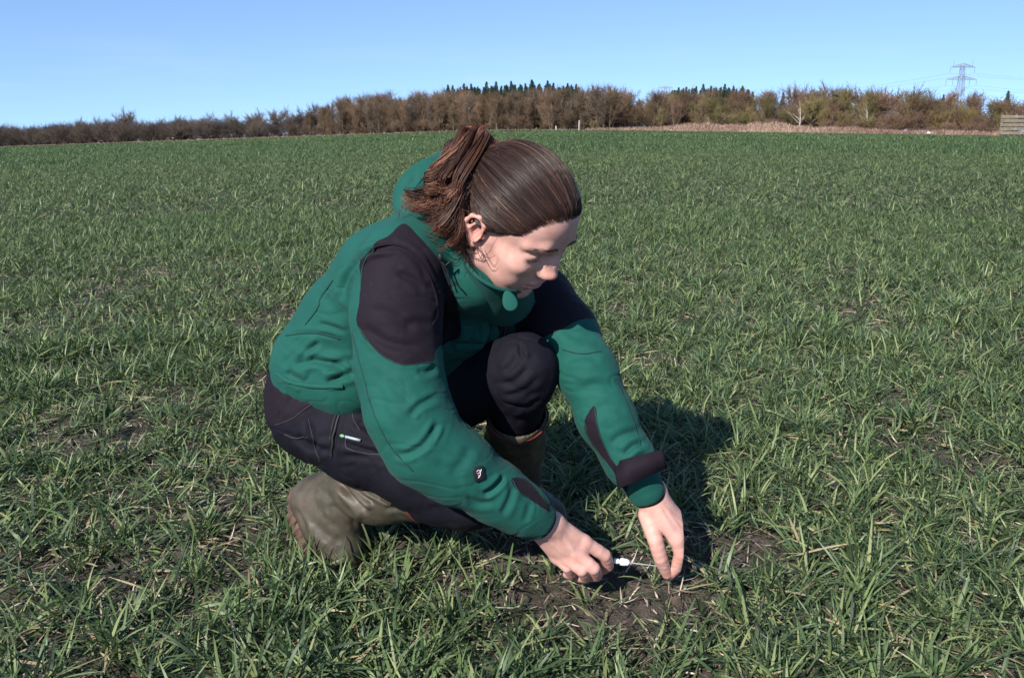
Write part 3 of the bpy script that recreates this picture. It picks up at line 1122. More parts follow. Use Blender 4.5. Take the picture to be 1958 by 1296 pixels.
def pylon(px, D, ytop, yarm, label, wide=11.5):
    x = at_px(px, D) * (D * CP - (40 - CAM_H) * SP) / (D * CP + CAM_H * SP)
    Ht, _ = h_for(x, D, ytop)
    Ha, _ = h_for(x, D, yarm)
    z0 = float(terr(np.array([x]), np.array([D]))[0])
    r = empty('pylon', (x, D, z0))
    r.rotation_euler = (0, 0, .0)
    tag(r, label, 'pylon')
    base, waist, top = 4.2, 1.7, 1.1
    lv = np.linspace(0, 1, 11)
    zz = Ha * lv
    wz = base + (waist - base) * lv ** .7
    zz = np.concatenate([zz, [Ha + (Ht - Ha) * .5, Ht - 1.5]]); wz = np.concatenate([wz, [1.4, top]])
    leg, lac, arms = [], [], []
    sg_ = [(1, 1), (-1, 1), (-1, -1), (1, -1)]
    for i in range(len(zz) - 1):
        for k in range(4):
            a, b = sg_[k], sg_[(k + 1) % 4]
            p0 = np.array([a[0] * wz[i], a[1] * wz[i], zz[i]]); p1 = np.array([a[0] * wz[i + 1], a[1] * wz[i + 1], zz[i + 1]])
            leg.append(bar(p0, p1, .26))
            q0 = np.array([b[0] * wz[i], b[1] * wz[i], zz[i]]); q1 = np.array([b[0] * wz[i + 1], b[1] * wz[i + 1], zz[i + 1]])
            lac += [bar(p0, q1, .13), bar(q0, p1, .13), bar(p1, q1, .13)]
    V, F = merge(leg); o = make_obj('legs', V, F[0] if len(F) == 1 else F, M_steel, smooth=False); o.parent = r; o.name = 'tower_frame'
    V, F = merge(lac); o = make_obj('bracing', V, F, M_steel, smooth=False); o.parent = r
    for za, w in ((Ha, wide), (Ht - 3.2, wide * .80)):
        am = []
        for sx in (-1, 1):
            for sy in (-1, 1):
                am.append(bar((0, sy * 1.2, za + 3.0), (sx * w, 0, za + .3), .28))
                am.append(bar((0, sy * 1.2, za), (sx * w, 0, za), .28))
                for f in (.2, .4, .6, .8):
                    am.append(bar((sx * w * f, sy * 1.2 * (1 - f), za), (sx * w * f, sy * 1.2 * (1 - f), za + 3.0 - 2.7 * f), .18))
                    am.append(bar((sx * w * (f - .2), sy * 1.2 * (1.2 - f), za), (sx * w * f, sy * 1.2 * (1 - f), za + 3.0 - 2.7 * f), .18))
        V, F = merge(am); o = make_obj('crossarm', V, F, M_steel, smooth=False); o.parent = r
        for sx in (-1, 1):
            for f in ((1.0, .55) if za == Ha else (1.0,)):
                V, F = tubes(np.array([[[sx * w * f, 0, za], [sx * w * f, 0, za - 2.], [sx * w * f, 0, za - 4.2]]]), np.array([[.14, .2, .14]]), 6)
                o = make_obj('insulator', V, F, M_steel); o.parent = r
    for sx in (-1, 1):
        V, F = bar((sx * wide * .62, 0, Ht - 3.2 + 1.3), (sx * wide * .62, 0, Ht + 2.2), .2)
        o = make_obj('earth_peak', V, F, M_steel, smooth=False); o.parent = r
    return x, D, z0, Ha, Ht


pa = pylon(1840, 700., 121, 153, 'nearer lattice power pylon standing above the trees at the right')
pb = pylon(1272, 1150., 164, 182, 'far pylon of which only the top shows over the trees', 12.)
M_wire = simple('cable', (.10, .11, .12), .5)
pc = (at_px(2900, 560.), 560., pa[2], pa[3], pa[4])
for i, (sx, key, off, lab) in enumerate(((-1, 3, 4.2, 'lower power line hung from the left arms of the pylons'), (1, 3, 4.2, 'lower power line hung from the right arms of the pylons'), (1, 4, 7.4, 'upper power line hung from the right arms of the pylons'), (-1, 4, 7.4, 'upper power line hung from the left arms of the pylons'))):
    w = 11.5 if key == 3 else 9.2
    L = []
    for A_, B_ in ((pb, pa), (pa, pc)):
        a = np.array([A_[0] + sx * w, A_[1], A_[2] + A_[key] - off]); b = np.array([B_[0] + sx * w, B_[1], B_[2] + B_[key] - off])
        f = np.linspace(0, 1, 24)[:, None]
        s_ = a * (1 - f) + b * f
        s_[:, 2] -= 11 * 4 * (f * (1 - f))[:, 0]
        L.append(s_)
    V, F = tubes(np.array(L), .045, 4)
    o = make_obj('power_line', V, F, M_wire)
    tag(o, lab, 'power line')
# ================================================================ the person
root = empty('person', (-0.15, 1.58, 0))
tag(root, 'woman with ponytail crouching in the crop, green and black jacket, navy trousers, brown boots', 'person')

# head frame: ear-canal midpoint, turned 35 deg towards the camera side, face tipped down
HY, HP_, HR = math.radians(-35), math.radians(39.5), math.radians(10)
cz_, sz_ = math.cos(HY), math.sin(HY)
cy_, sy_ = math.cos(HP_), math.sin(HP_)
cx_, sx_ = math.cos(HR), math.sin(HR)
HM = (np.array([[cz_, -sz_, 0], [sz_, cz_, 0], [0, 0, 1]]) @ np.array([[cy_, 0, sy_], [0, 1, 0], [-sy_, 0, cy_]])
      @ np.array([[1, 0, 0], [0, cx_, -sx_], [0, sx_, cx_]]))
HO = np.array([0.001, 1.45, 0.664])


def hd(f, l, u):
    return HO + HM @ np.array([f, l, u])


# ---- joints
Wr = P(1036, 1005, 1.375); Er = P(812, 852, 1.34); Sr = P(768, 520, 1.44)
Wl = P(1243, 950, 1.46); El = P(1122, 712, 1.525); Sl = P(1033, 590, 1.65)
HIPr = P(612, 790, 1.60); HIPl = P(745, 785, 1.71)
KNr = P(893, 945, 1.49); KNl = P(1000, 702, 1.52)
ANr = P(617, 955, 1.64); ANl = P(985, 935, 1.80)
C7 = P(852, 470, 1.53)

# ---------------------------------------------------------------- body: one continuous skin
bs = Solid((-.50, 1.28, .0), (.30, 1.92, .87), .002)
# trunk, legs and arms under the clothes
pel = (HIPr + HIPl) / 2
chest = P(890, 575, 1.625)
bs.chain([pel, P(740, 680, 1.66), chest, C7], [.08, .065, .06, .05], .05)
bs.chain([HIPr, KNr, ANr, P(640, 1045, 1.585)], [.07, .042, .03, .02], .03)
bs.chain([HIPl, KNl, ANl, P(1035, 975, 1.75)], [.07, .042, .03, .02], .03)
bs.chain([C7, Sr, Er, P(955, 945, 1.36)], [.045, .045, .036, .032], .04)
bs.chain([C7, Sl, El, P(1200, 870, 1.466)], [.045, .045, .034, .03], .04)
# neck
bs.chain([C7, hd(-.035, 0, -.05), hd(-.02, 0, .0)], [.055, .052, .05], .02)
# skull and face
HK = .02
bs.ell(hd(-.005, 0, .047), (.093, .073, .083), HM, HK)
bs.ell(hd(.042, 0, .050), (.050, .060, .056), HM, HK)
bs.ell(hd(.042, 0, -.015), (.047, .058, .066), HM, HK)
bs.ell(hd(.040, 0, -.055), (.045, .046, .036), HM, HK)
for s in (-1, 1):
    bs.chain([hd(.004, s * .055, -.012), hd(.008, s * .052, -.050), hd(.062, s * .018, -.080)], [.013, .015, .014], .022)
    bs.ell(hd(.060, s * .043, -.010), (.024, .018, .017), HM, .02)
    bs.ell(hd(.058, s * .034, -.036), (.022, .016, .022), HM, .018)
bs.ell(hd(.073, 0, -.081), (.015, .019, .014), HM, .016)
bs.ell(hd(.068, 0, -.044), (.025, .032, .024), HM, .014)
for s in (-1, 1):
    bs.ell(hd(.091, s * .034, .015), (.0135, .018, .012), HM, .012, 'sub')
    bs.chain([hd(.086, s * .010, .037), hd(.083, s * .030, .040), hd(.068, s * .050, .034)], [.0055, .0065, .006], .014)
    bs.ell(hd(.0725, s * .0348, .0155), (.0125, .0150, .0125), HM, .005)
    e_ = np.array([.0725, s * .0348, .0155])
    for ph, rr_, k_ in ((.62, .0011, .003), (-.42, .0009, .002)):
        bs.chain([hd(*(e_ + np.array([.0128 * math.cos(ph) * math.cos(a), .0152 * math.cos(ph) * math.sin(a), .0128 * math.sin(ph) - (.002 if ph < 0 else 0) * abs(math.sin(a))]))) for a in s * np.linspace(-.55, 1.05, 9)], [rr_ * w9 for w9 in (.2, .6, .9, 1, 1, 1, .9, .6, .3)], k_, 'sub')
# nose
bs.chain([hd(.085, 0, .030), hd(.097, 0, .008), hd(.1065, 0, -.010)], [.0066, .0080, .0074], .012)
bs.ell(hd(.1068, 0, -.0120), (.0070, .0074, .0062), HM, .008)
for s in (-1, 1):
    bs.ell(hd(.0875, s * .0085, -.004), (.0120, .0080, .0165), HM, .010)
for s in (-1, 1):
    bs.ell(hd(.0965, s * .0105, -.0150), (.0110, .0058, .0070), HM, .012)
for s in (-1, 1):
    bs.ell(hd(.1055, s * .0062, -.0245), (.0050, .0028, .0032), HM, .003, 'sub')
# lips
bs.ell(hd(.0935, 0, -.0415), (.006, .019, .0042), HM, .004)
bs.ell(hd(.0915, 0, -.0515), (.007, .017, .0055), HM, .004)
bs.chain([hd(.099, 0, -.0463), hd(.094, -.014, -.0463), hd(.086, -.025, -.0475)], [.0016, .0014, .0012], .003, 'sub')
bs.chain([hd(.099, 0, -.0463), hd(.094, .014, -.0463), hd(.086, .025, -.0475)], [.0016, .0014, .0012], .003, 'sub')
bs.ell(hd(.086, 0, -.066), (.006, .014, .004), HM, .006, 'sub')
# ears
for s in (-1, 1):
    rim = [(.004, .070, .010), (.000, .077, .020), (-.012, .082, .027), (-.024, .086, .022), (-.029, .087, .008),
           (-.024, .084, -.008), (-.014, .079, -.020), (-.006, .075, -.027), (-.001, .070, -.024)]
    EM = HM @ np.array([[.94, -.34 * s, 0], [.34 * s, .94, 0], [0, 0, 1]])
    bs.ell(hd(-.012, s * .075, .002), (.019, .0055, .027), EM, .006)
    bs.ell(hd(-.006, s * .084, .000), (.012, .008, .016), EM, .005, 'sub')
    bs.chain([hd(a, s * b, c) for a, b, c in rim], [.0034] * 6 + [.0042, .0055, .004], .004)
    bs.chain([hd(-.014, s * .081, .014), hd(-.020, s * .0835, .000), hd(-.012, s * .079, -.013)], [.0026] * 3, .004)
    bs.ell(hd(.004, s * .073, -.003), (.0045, .003, .006), HM, .004)


# ---- hands
def finger(S, pts, r):
    p = spline(pts, 3 * (len(pts) - 1) + 1)
    q = np.interp(np.linspace(0, 1, len(p)), np.linspace(0, 1, len(r)), r)
    p = .35 * p + .65 * np.array([np.interp(np.linspace(0, len(pts) - 1, len(p)), np.arange(len(pts)), np.array(pts)[:, c]) for c in range(3)]).T
    S.cone(p[0], p[1], q[0], q[1], .008)
    S.chain(p[1:], q[1:], .0012)


# right hand: back of the hand up, index finger on top, curled round the tool
Pq = P
bs.chain([P(955, 945, 1.36), Wr], [.032, .0225], .012)
bs.chain([P(1026, 990, 1.378), P(1056, 1003, 1.385)], [.021, .022], .014)
rK = {'i': P(1116, 1036, 1.402), 'm': P(1102, 1058, 1.392), 'r': P(1084, 1067, 1.394), 'l': P(1064, 1064, 1.402)}
wc = P(1042, 1006, 1.385)
for key, rr in (('i', .0125), ('m', .0125), ('r', .012), ('l', .011)):
    st = wc + (rK[key] - P(1092, 1056, 1.397)) * .45
    bs.chain([st, rK[key]], [.0175, rr], .010)
finger(bs, [rK['i'], P(1156, 1061, 1.412), P(1163, 1081, 1.432), P(1151, 1090, 1.448)], [.0122, .0112, .0100, .0085])
finger(bs, [rK['m'], P(1135, 1086, 1.388), P(1141, 1100, 1.412), P(1126, 1102, 1.432)], [.0124, .0112, .0098, .0085])
finger(bs, [rK['r'], P(1112, 1090, 1.385), P(1120, 1104, 1.410), P(1108, 1104, 1.430)], [.0116, .0105, .0092, .0080])
finger(bs, [rK['l'], P(1084, 1084, 1.392), P(1092, 1098, 1.412), P(1084, 1098, 1.428)], [.0105, .0094, .0083, .0072])
finger(bs, [P(1060, 1000, 1.405), P(1105, 1030, 1.438), P(1140, 1062, 1.455), P(1163, 1076, 1.456)], [.016, .0138, .0118, .0095])

# left hand: hanging from the wrist, thumb and index pinching a leaf
bs.chain([P(1200, 870, 1.466), Wl], [.030, .0235], .012)
bs.chain([P(1232, 938, 1.458), P(1252, 938, 1.466), P(1262, 965, 1.462)], [.019, .019, .020], .012)
lK = {'i': P(1293, 1030, 1.432), 'm': P(1308, 1022, 1.445), 'r': P(1314, 1011, 1.460), 'l': P(1309, 1000, 1.475)}
wl = P(1247, 955, 1.458)
for key, rr in (('i', .0125), ('m', .0122), ('r', .0115), ('l', .0105)):
    st = wl + (lK[key] - P(1304, 1017, 1.45)) * .5
    bs.chain([st, lK[key]], [.0175, rr], .010)
finger(bs, [lK['i'], P(1301, 1058, 1.432), P(1294, 1083, 1.443), P(1281, 1099, 1.452)], [.0126, .0116, .0106, .0086])
finger(bs, [lK['m'], P(1318, 1050, 1.452), P(1313, 1073, 1.468), P(1303, 1086, 1.474)], [.0116, .0106, .0094, .0080])
finger(bs, [lK['r'], P(1321, 1034, 1.470), P(1316, 1058, 1.482), P(1308, 1072, 1.486)], [.0108, .0098, .0086, .0075])
finger(bs, [lK['l'], P(1319, 1020, 1.488), P(1316, 1040, 1.496), P(1310, 1052, 1.498)], [.0098, .0088, .0078, .0068])
finger(bs, [P(1238, 985, 1.450), P(1253, 1032, 1.428), P(1263, 1066, 1.430), P(1275, 1097, 1.446)], [.0165, .0136, .0124, .0094])

BV, BF = bs.mesh(1)
del bs
# sculpted skin detail
BV = carve(BV, BF, [
    ([(1080, 1008), (1104, 1030), (1112, 1036)], .9, 3.5, 'ridge'), ([(1062, 1020), (1088, 1042), (1100, 1055)], .9, 3.5, 'ridge'),
    ([(1052, 1035), (1072, 1055), (1082, 1064)], .8, 3.5, 'ridge'),
    ([(1070, 1024), (1088, 1050), (1096, 1064)], .8, 4, 'crease'),
    ([(1258, 965), (1278, 1000), (1291, 1026)], 1.0, 3.5, 'ridge'), ([(1265, 962), (1290, 995), (1305, 1018)], 1.1, 3, 'ridge'),
    ([(1272, 970), (1296, 992), (1312, 1008)], 1.0, 3, 'ridge'),
    ([(1266, 1084), (1280, 1083)], .5, 1.5), ([(1283, 1086), (1296, 1084)], .5, 1.5),
    ([(985, 477), (1000, 490), (1018, 500)], 0, 2),
], None)
HL = (BV - HO) @ HM                       # head coordinates
# skin attributes: lips, blush
lip = np.clip(1.6 - 1.1 * np.sqrt(((HL[:, 0] - .094) / .012) ** 2 + (HL[:, 1] / .021) ** 2 + ((HL[:, 2] + .0465) / .0095) ** 2), 0, 1)
blush = np.clip(1.3 - np.sqrt(((HL[:, 0] - .113) / .016) ** 2 + (HL[:, 1] / .016) ** 2 + ((HL[:, 2] + .012) / .014) ** 2), 0, 1)
earb = np.clip(1.4 - np.sqrt(((HL[:, 0] + .012) / .028) ** 2 + ((np.abs(HL[:, 1]) - .082) / .014) ** 2 + (HL[:, 2] / .036) ** 2), 0, 1)
blush = np.maximum(blush, earb * .9)
for key, kp in list(rK.items()) + list(lK.items()):
    blush = np.maximum(blush, .45 * np.exp(-((BV - kp) ** 2).sum(1) / .012 ** 2))
for q in (P(1281, 1099, 1.452), P(1275, 1097, 1.446), P(1300, 1060, 1.432), P(1141, 1095, 1.41), P(1160, 1072, 1.42)):
    blush = np.maximum(blush, .8 * np.exp(-((BV - q) ** 2).sum(1) / .018 ** 2))
t = NT('skin', .55, .28)
n1 = t.noise(60, 5); n2 = t.noise(420, 3)
c = t.ramp(n1, [(.3, (.475, .250, .200)), (.7, (.565, .325, .268))])
c = t.mix(t.math('MULTIPLY', t.attr('blush'), .65), c, (.52, .20, .16))
c = t.mix(t.math('MULTIPLY', t.attr('lip'), .75), c, (.42, .17, .15))
t.color(c)
t.b.inputs['Subsurface Weight'].default_value = .12
t.b.inputs['Subsurface Radius'].default_value = (1, .35, .2)
t.b.inputs['Subsurface Scale'].default_value = .006
t.bump(t.math('ADD', n2, t.math('MULTIPLY', n1, .5)), .16, .002)
M_skin = t.m
make_obj('body', BV, BF, M_skin, root, attrs={'lip': lip, 'blush': blush})

# ---------------------------------------------------------------- fabrics


def fabric(name, a, b=None, rough=.75, weave=900, thr='panel', sheen=.0):
    t = NT(name, rough, .12)
    n1 = t.noise(14, 5); n2 = t.noise(weave, 2); n3 = t.noise(130, 4)

    def tone(c):
        return t.ramp(n1, [(.25, tuple(v * .90 for v in c)), (.75, tuple(min(1, v * 1.09) for v in c))])
    if b is not None:
        f = t.math('GREATER_THAN', t.attr(thr), 0.)
        c = t.mix(f, tone(a), tone(b))
    else:
        c = tone(a)
    c = t.mix(t.math('MULTIPLY', t.math('MAXIMUM', t.math('SUBTRACT', n3, .62), 0.), .10), c, (.5, .45, .4))
    t.color(c)
    t.bump(t.math('ADD', t.math('MULTIPLY', n2, .5), n3), .22, .0025)
    t.b.inputs['Sheen Weight'].default_value = sheen
    return t.m


GREEN = (.0080, .067, .052)
PLUM = (.0098, .0064, .0106)
NAVY = (.0066, .0062, .0108)
M_jacket = fabric('softshell', GREEN, PLUM, sheen=.03)
M_green = fabric('softshell_green', GREEN, sheen=.03)
M_plum = fabric('softshell_black', PLUM)
M_navy = fabric('trouser_cloth', NAVY, (.0100, .0068, .0105))
M_blacktape = simple('black_tape', (.012, .011, .013), .6)
M_piping = simple('grey_piping', (.10, .17, .15), .6)

def soft(poly, n=8):
    p = np.asarray(poly, float)
    q = spline(np.vstack([p[-2:], p, p[:3]]), (len(p) + 5) * n)
    return q[int(2 * n):int(-2 * n)][::2]


# ---------------------------------------------------------------- jacket
js = Solid((-.52, 1.2, .10), (.32, 1.96, .84), .0026)
LD = np.array([.80, .57, -.10])
js.chain([P(622, 690, 1.61), P(672, 622, 1.585), P(748, 532, 1.53), P(800, 478, 1.50)], [.090, .083, .083, .066], .06)
js.chain([P(760, 680, 1.70), P(840, 620, 1.68), P(905, 560, 1.66), P(945, 530, 1.63)], [.095, .095, .090, .065], .06)
js.chain([P(705, 690, 1.62), P(800, 640, 1.605), P(880, 600, 1.60), P(905, 540, 1.57)], [.085, .085, .080, .068], .05)
js.chain([P(850, 470, 1.52), P(905, 520, 1.49)], [.072, .070], .04)
# sleeves
armr = [(768, 508, 1.435, .072), (757, 600, 1.405, .069), (762, 700, 1.375, .0655), (780, 785, 1.35, .064), (812, 852, 1.338, .0615), (872, 892, 1.342, .056), (950, 942, 1.358, .047), (1000, 974, 1.367, .0385), (1030, 994, 1.373, .031)]
js.chain([P(*a[:3]) for a in armr], [a[3] for a in armr], .028)
arml = [(1028, 575, 1.65, .070), (1080, 640, 1.59, .058), (1122, 710, 1.525, .049), (1160, 800, 1.49, .047), (1203, 878, 1.465, .0415), (1234, 936, 1.457, .0335)]
js.chain([P(*a[:3]) for a in arml], [a[3] for a in arml], .028)
# hem band
js.chain([P(607, 702, 1.59), P(668, 725, 1.55)], [.082, .075], .03)
# under-chin collar
# cut the sleeve ends open
for a, b, w in ((P(1030, 994, 1.373), P(1052, 1009, 1.378), .0265), (P(1236, 938, 1.457), P(1246, 962, 1.461), .029)):
    d = (b - a) / np.linalg.norm(b - a)
    u_ = np.cross(d, [0, 0, 1.]); u_ /= np.linalg.norm(u_)
    js.box(a + d * .062, (.05, .07, .07), np.stack([d, u_, np.cross(d, u_)], 1), .002, .003, 'sub')
    js.cone(a - d * .02, a + d * .055, w - .004, w - .002, .003, 'sub')
JV, JF = js.mesh(1)
del js
x, y = proj(JV)
near = JV[:, 1]
sh = poly_sd(x, y, soft([(772, 428), (800, 452), (832, 490), (868, 560), (880, 640), (838, 664), (828, 690), (800, 697), (768, 697), (722, 672), (683, 622), (688, 575), (690, 520), (698, 495), (716, 470), (742, 452)]))
sh = np.where(near < 1.56, sh, -50)
shl = poly_sd(x, y, soft([(985, 520), (1065, 515), (1150, 600), (1112, 611), (1050, 640), (1000, 660), (980, 600)]))
shl = np.where(near > 1.40, shl, -50)
elr = poly_sd(x, y, soft([(893, 798), (925, 803), (960, 840), (975, 880), (958, 868), (925, 832)]))
cfr = poly_sd(x, y, soft([(978, 915), (1010, 918), (1052, 975), (1042, 974), (1010, 952), (990, 938)]))
cfl = poly_sd(x, y, soft([(1137, 776), (1146, 830), (1170, 878), (1200, 918), (1196, 940), (1168, 895), (1128, 845), (1117, 808)]))
rimr = -np.abs(((JV - P(1030, 994, 1.373)) @ ((P(1052, 1009, 1.378) - P(1030, 994, 1.373)) / np.linalg.norm(P(1052, 1009, 1.378) - P(1030, 994, 1.373)))) - .034) * 1000 + 10
rimr = np.where(np.linalg.norm(JV - P(1045, 1003, 1.376), axis=1) < .06, rimr, -50)
riml = -np.abs(((JV - P(1236, 938, 1.457)) @ ((P(1246, 962, 1.461) - P(1236, 938, 1.457)) / np.linalg.norm(P(1246, 962, 1.461) - P(1236, 938, 1.457)))) - .036) * 1000 + 6
riml = np.where(np.linalg.norm(JV - P(1241, 950, 1.46), axis=1) < .05, riml, -50)
panel = np.max([sh, shl, elr, cfr, cfl, rimr, riml], 0)
# folds read off the photograph
arm_r = np.clip((1.47 - JV[:, 1]) / .03, 0, 1)
JV = carve(JV, JF, [
    # back and side of the trunk
    ([(545, 640), (600, 636), (655, 648)], 1.6, 3.5), ([(572, 690), (592, 668), (614, 652)], 4.5, 5), ([(606, 618), (632, 624), (662, 638)], 3.5, 5),
    ([(556, 700), (590, 690), (622, 693), (680, 714)], 7, 7), ([(620, 735), (648, 722), (682, 712)], 8, 6), ([(545, 708), (562, 722), (585, 735)], 5, 7),
    ([(640, 536), (612, 569), (608, 587), (584, 621)], 1.4, 3), ([(757, 470), (705, 482), (674, 514), (657, 545), (656, 578)], 6.5, 5),
    ([(664, 545), (690, 500), (740, 478)], 3, 7, 'ridge'), ([(618, 560), (640, 590), (664, 612)], 2.2, 9), ([(560, 655), (590, 665), (640, 668)], 1.8, 10),
    ([(570, 672), (548, 690), (545, 705)], 2.5, 7), ([(630, 700), (655, 690), (678, 690)], 3, 6),
    # chest
    ([(855, 665), (868, 640), (872, 612)], 6, 8), ([(895, 665), (912, 640), (915, 612)], 5, 7), ([(925, 680), (940, 640), (945, 600)], 6, 6), ([(862, 655), (930, 655)], 2, 4),
    ([(840, 700), (900, 690), (950, 650)], 5, 10),
    # collar and yoke seams
    ([(780, 455), (815, 490), (845, 545), (850, 580), (830, 610)], 2.6, 4), ([(800, 470), (840, 515), (860, 560)], 2, 4),
], None)
JV = carve(JV, JF, [
    # upper right arm, black
    ([(755, 520), (790, 535), (812, 560)], 3.5, 6), ([(700, 590), (745, 600), (800, 640)], 2.2, 10), ([(690, 620), (740, 655), (810, 665)], 3, 8),
    ([(770, 625), (800, 615), (828, 625)], 2, 8),
    ([(715, 480), (760, 470), (800, 500), (820, 550)], 2.6, 6),
    # black / green step
    ([(686, 624), (722, 672), (768, 698), (830, 692)], 1.3, 3, 'step'),
    # right sleeve
    ([(842, 800), (815, 845), (780, 868), (747, 866)], 4.5, 6), ([(842, 758), (805, 772), (780, 800)], 3, 6), ([(836, 700), (815, 712), (795, 708)], 3, 6),
    ([(795, 775), (762, 748), (735, 720)], 1.8, 8), ([(716, 690), (728, 760), (750, 825)], 1.8, 10), ([(922, 946), (945, 932), (966, 908)], 6.5, 5),
    ([(888, 948), (915, 962), (948, 960)], 3, 6), ([(958, 988), (975, 955), (982, 925)], 3, 6), ([(860, 908), (885, 882), (900, 850)], 2.2, 9),
    ([(1000, 1000), (1010, 980), (1012, 958)], 1.8, 6), ([(830, 880), (865, 905), (890, 930)], 1.5, 9),
    # left sleeve
    ([(1075, 690), (1115, 680), (1150, 690)], 3, 8), ([(1100, 745), (1140, 735), (1175, 745)], 3, 9), ([(1130, 790), (1165, 775), (1200, 790)], 2.5, 9),
    ([(1235, 850), (1215, 850), (1190, 872)], 5, 6), ([(1225, 826), (1195, 830), (1165, 850)], 3, 7), ([(1240, 868), (1220, 872), (1205, 885)], 3.5, 5),
    ([(1070, 620), (1100, 640), (1140, 645)], 3, 9),
    ([(1110, 720), (1150, 790), (1180, 850)], 1.5, 14),
], None)
def crumple(V, F, scale, amp, seed, mask, stretch=(1, 1, 1)):
    """Thin sharp creases in cloth, gathered where the mask is high."""
    q = V * np.array(stretch) * scale
    q = q + .35 * np.stack([vnoise(q * .7 + 5, seed), vnoise(q * .7 + 9, seed + 1), vnoise(q * .7 + 13, seed + 2)], 1)
    n = vnoise(q, seed + 3) + .5 * vnoise(q * 1.9 + 3, seed + 4)
    r = np.exp(-(n / .10) ** 2) - .35 * np.exp(-((np.abs(n) - .28) / .14) ** 2)
    return V - vnormals(V, F) * (amp * r * mask)[:, None]


def near_pts(V, pts):
    m = np.zeros(len(V))
    for p, r in pts:
        m = np.maximum(m, np.exp(-((V - p) ** 2).sum(1) / r ** 2))
    return m


_jm = .22 + near_pts(JV, [(Er, .10), (El, .10), (P(1020, 985, 1.37), .06), (P(1225, 915, 1.455), .06), (P(600, 690, 1.58), .13), (P(880, 620, 1.54), .10), (P(830, 560, 1.42), .06), (P(700, 590, 1.5), .08)])
JV = crumple(JV, JF, 15, .0012, 71, np.clip(_jm, 0, 1), (1, 1.2, 2.2))
NJ = vnormals(JV, JF)
JV = JV + NJ * (fbm(JV * 14, 3, 5)[:, None] * .0012 + fbm(JV * np.array([40, 40, 60]), 2, 9)[:, None] * .0005)
CUFFS = [(P(1030, 994, 1.373), P(1052, 1009, 1.378), .0265), (P(1236, 938, 1.457), P(1246, 962, 1.461), .0290)]
jacket = make_obj('jacket', JV, JF, M_jacket, root, attrs={'panel': panel})

# hood: a thick folded roll behind the neck running into the stand-up collar
hs = Solid((-.3, 1.3, .45), (.2, 1.75, .86), .0025)
hs.chain([P(866, 325, 1.62), P(828, 343, 1.585), P(802, 378, 1.56), P(800, 417, 1.53), P(816, 457, 1.495), P(838, 492, 1.475), P(858, 520, 1.465)],
         [.027, .032, .032, .031, .034, .030, .018], .03)
hs.chain([P(862, 322, 1.62), P(905, 340, 1.645), P(945, 400, 1.645), P(965, 470, 1.61), P(990, 520, 1.55)], [.03, .035, .035, .032, .025], .03)
hs.chain([P(825, 380, 1.57), P(850, 440, 1.54), P(870, 480, 1.52)], [.045, .05, .05], .03)
hs.chain([P(858, 400, 1.545), P(880, 450, 1.53)], [.028, .03], .02, 'sub')
HV, HF = hs.mesh(1)
del hs
HV = carve(HV, HF, [
    ([(800, 330), (775, 372), (772, 415)], 3, 7), ([(815, 345), (805, 400), (820, 450), (850, 490)], 4, 6), ([(770, 430), (800, 455), (835, 500)], 3, 5),
    ([(850, 430), (858, 480), (880, 520)], 3, 6), ([(880, 510), (920, 535), (975, 555)], 2.2, 3), ([(875, 525), (910, 548), (970, 566)], 2, 3), ([(830, 470), (850, 510), (885, 545)], 3, 6)], None)
HV = HV + vnormals(HV, HF) * fbm(HV * 15, 3, 3)[:, None] * .0045
make_obj('hood', HV, HF, M_green, jacket)


def surf_at(px, py, V, N):
    """Nearest surface point of a mesh under an image position, and its normal."""
    x, y = proj(V)
    m = np.hypot(x - px, y - py) < 5
    if not m.any():
        m = np.hypot(x - px, y - py) < 15
    i = np.where(m)[0]
    d = np.linalg.norm(V[i] - np.array([0, 0, CAM_H]), axis=1)
    i = i[d < d.min() + .012]
    p = V[i].mean(0); n = N[i].mean(0)
    return p, n / np.linalg.norm(n)


NJ = vnormals(JV, JF)


def strip_on(pts, V, N, r, sides=5, n=24, lift=.0):
    pts = spline(pts, n)
    L = []
    for q in pts:
        p, nn = surf_at(q[0], q[1], V, N)
        L.append(p + nn * lift)
    L = np.array(L)
    L[1:-1] = (L[:-2] + 2 * L[1:-1] + L[2:]) / 4
    return tubes(L[None], np.full(n, r), sides)


M_stitch = simple('seam_thread', (.0045, .030, .024), .8)
for q in (
    [(686, 626), (722, 673), (768, 698), (826, 693)], [(636, 536), (612, 569), (608, 587), (584, 621)], [(545, 641), (600, 637), (650, 648)],
    [(672, 640), (690, 700), (712, 780), (745, 850), (790, 900)], [(893, 800), (925, 836), (956, 868)], [(980, 918), (992, 940), (1012, 953)],
    [(1137, 778), (1147, 830), (1170, 878)], [(1118, 808), (1130, 846), (1165, 893)], [(866, 654), (895, 656), (928, 654)], [(928, 654), (940, 620), (948, 600)], [(1075, 668), (1110, 676), (1150, 672)], [(1180, 730), (1205, 790), (1225, 850)], [(690, 560), (692, 520), (700, 496), (718, 472)]):
    make_obj('seam', *strip_on(q, JV, NJ, .0013, 5, 30, .0004), M_stitch, jacket)
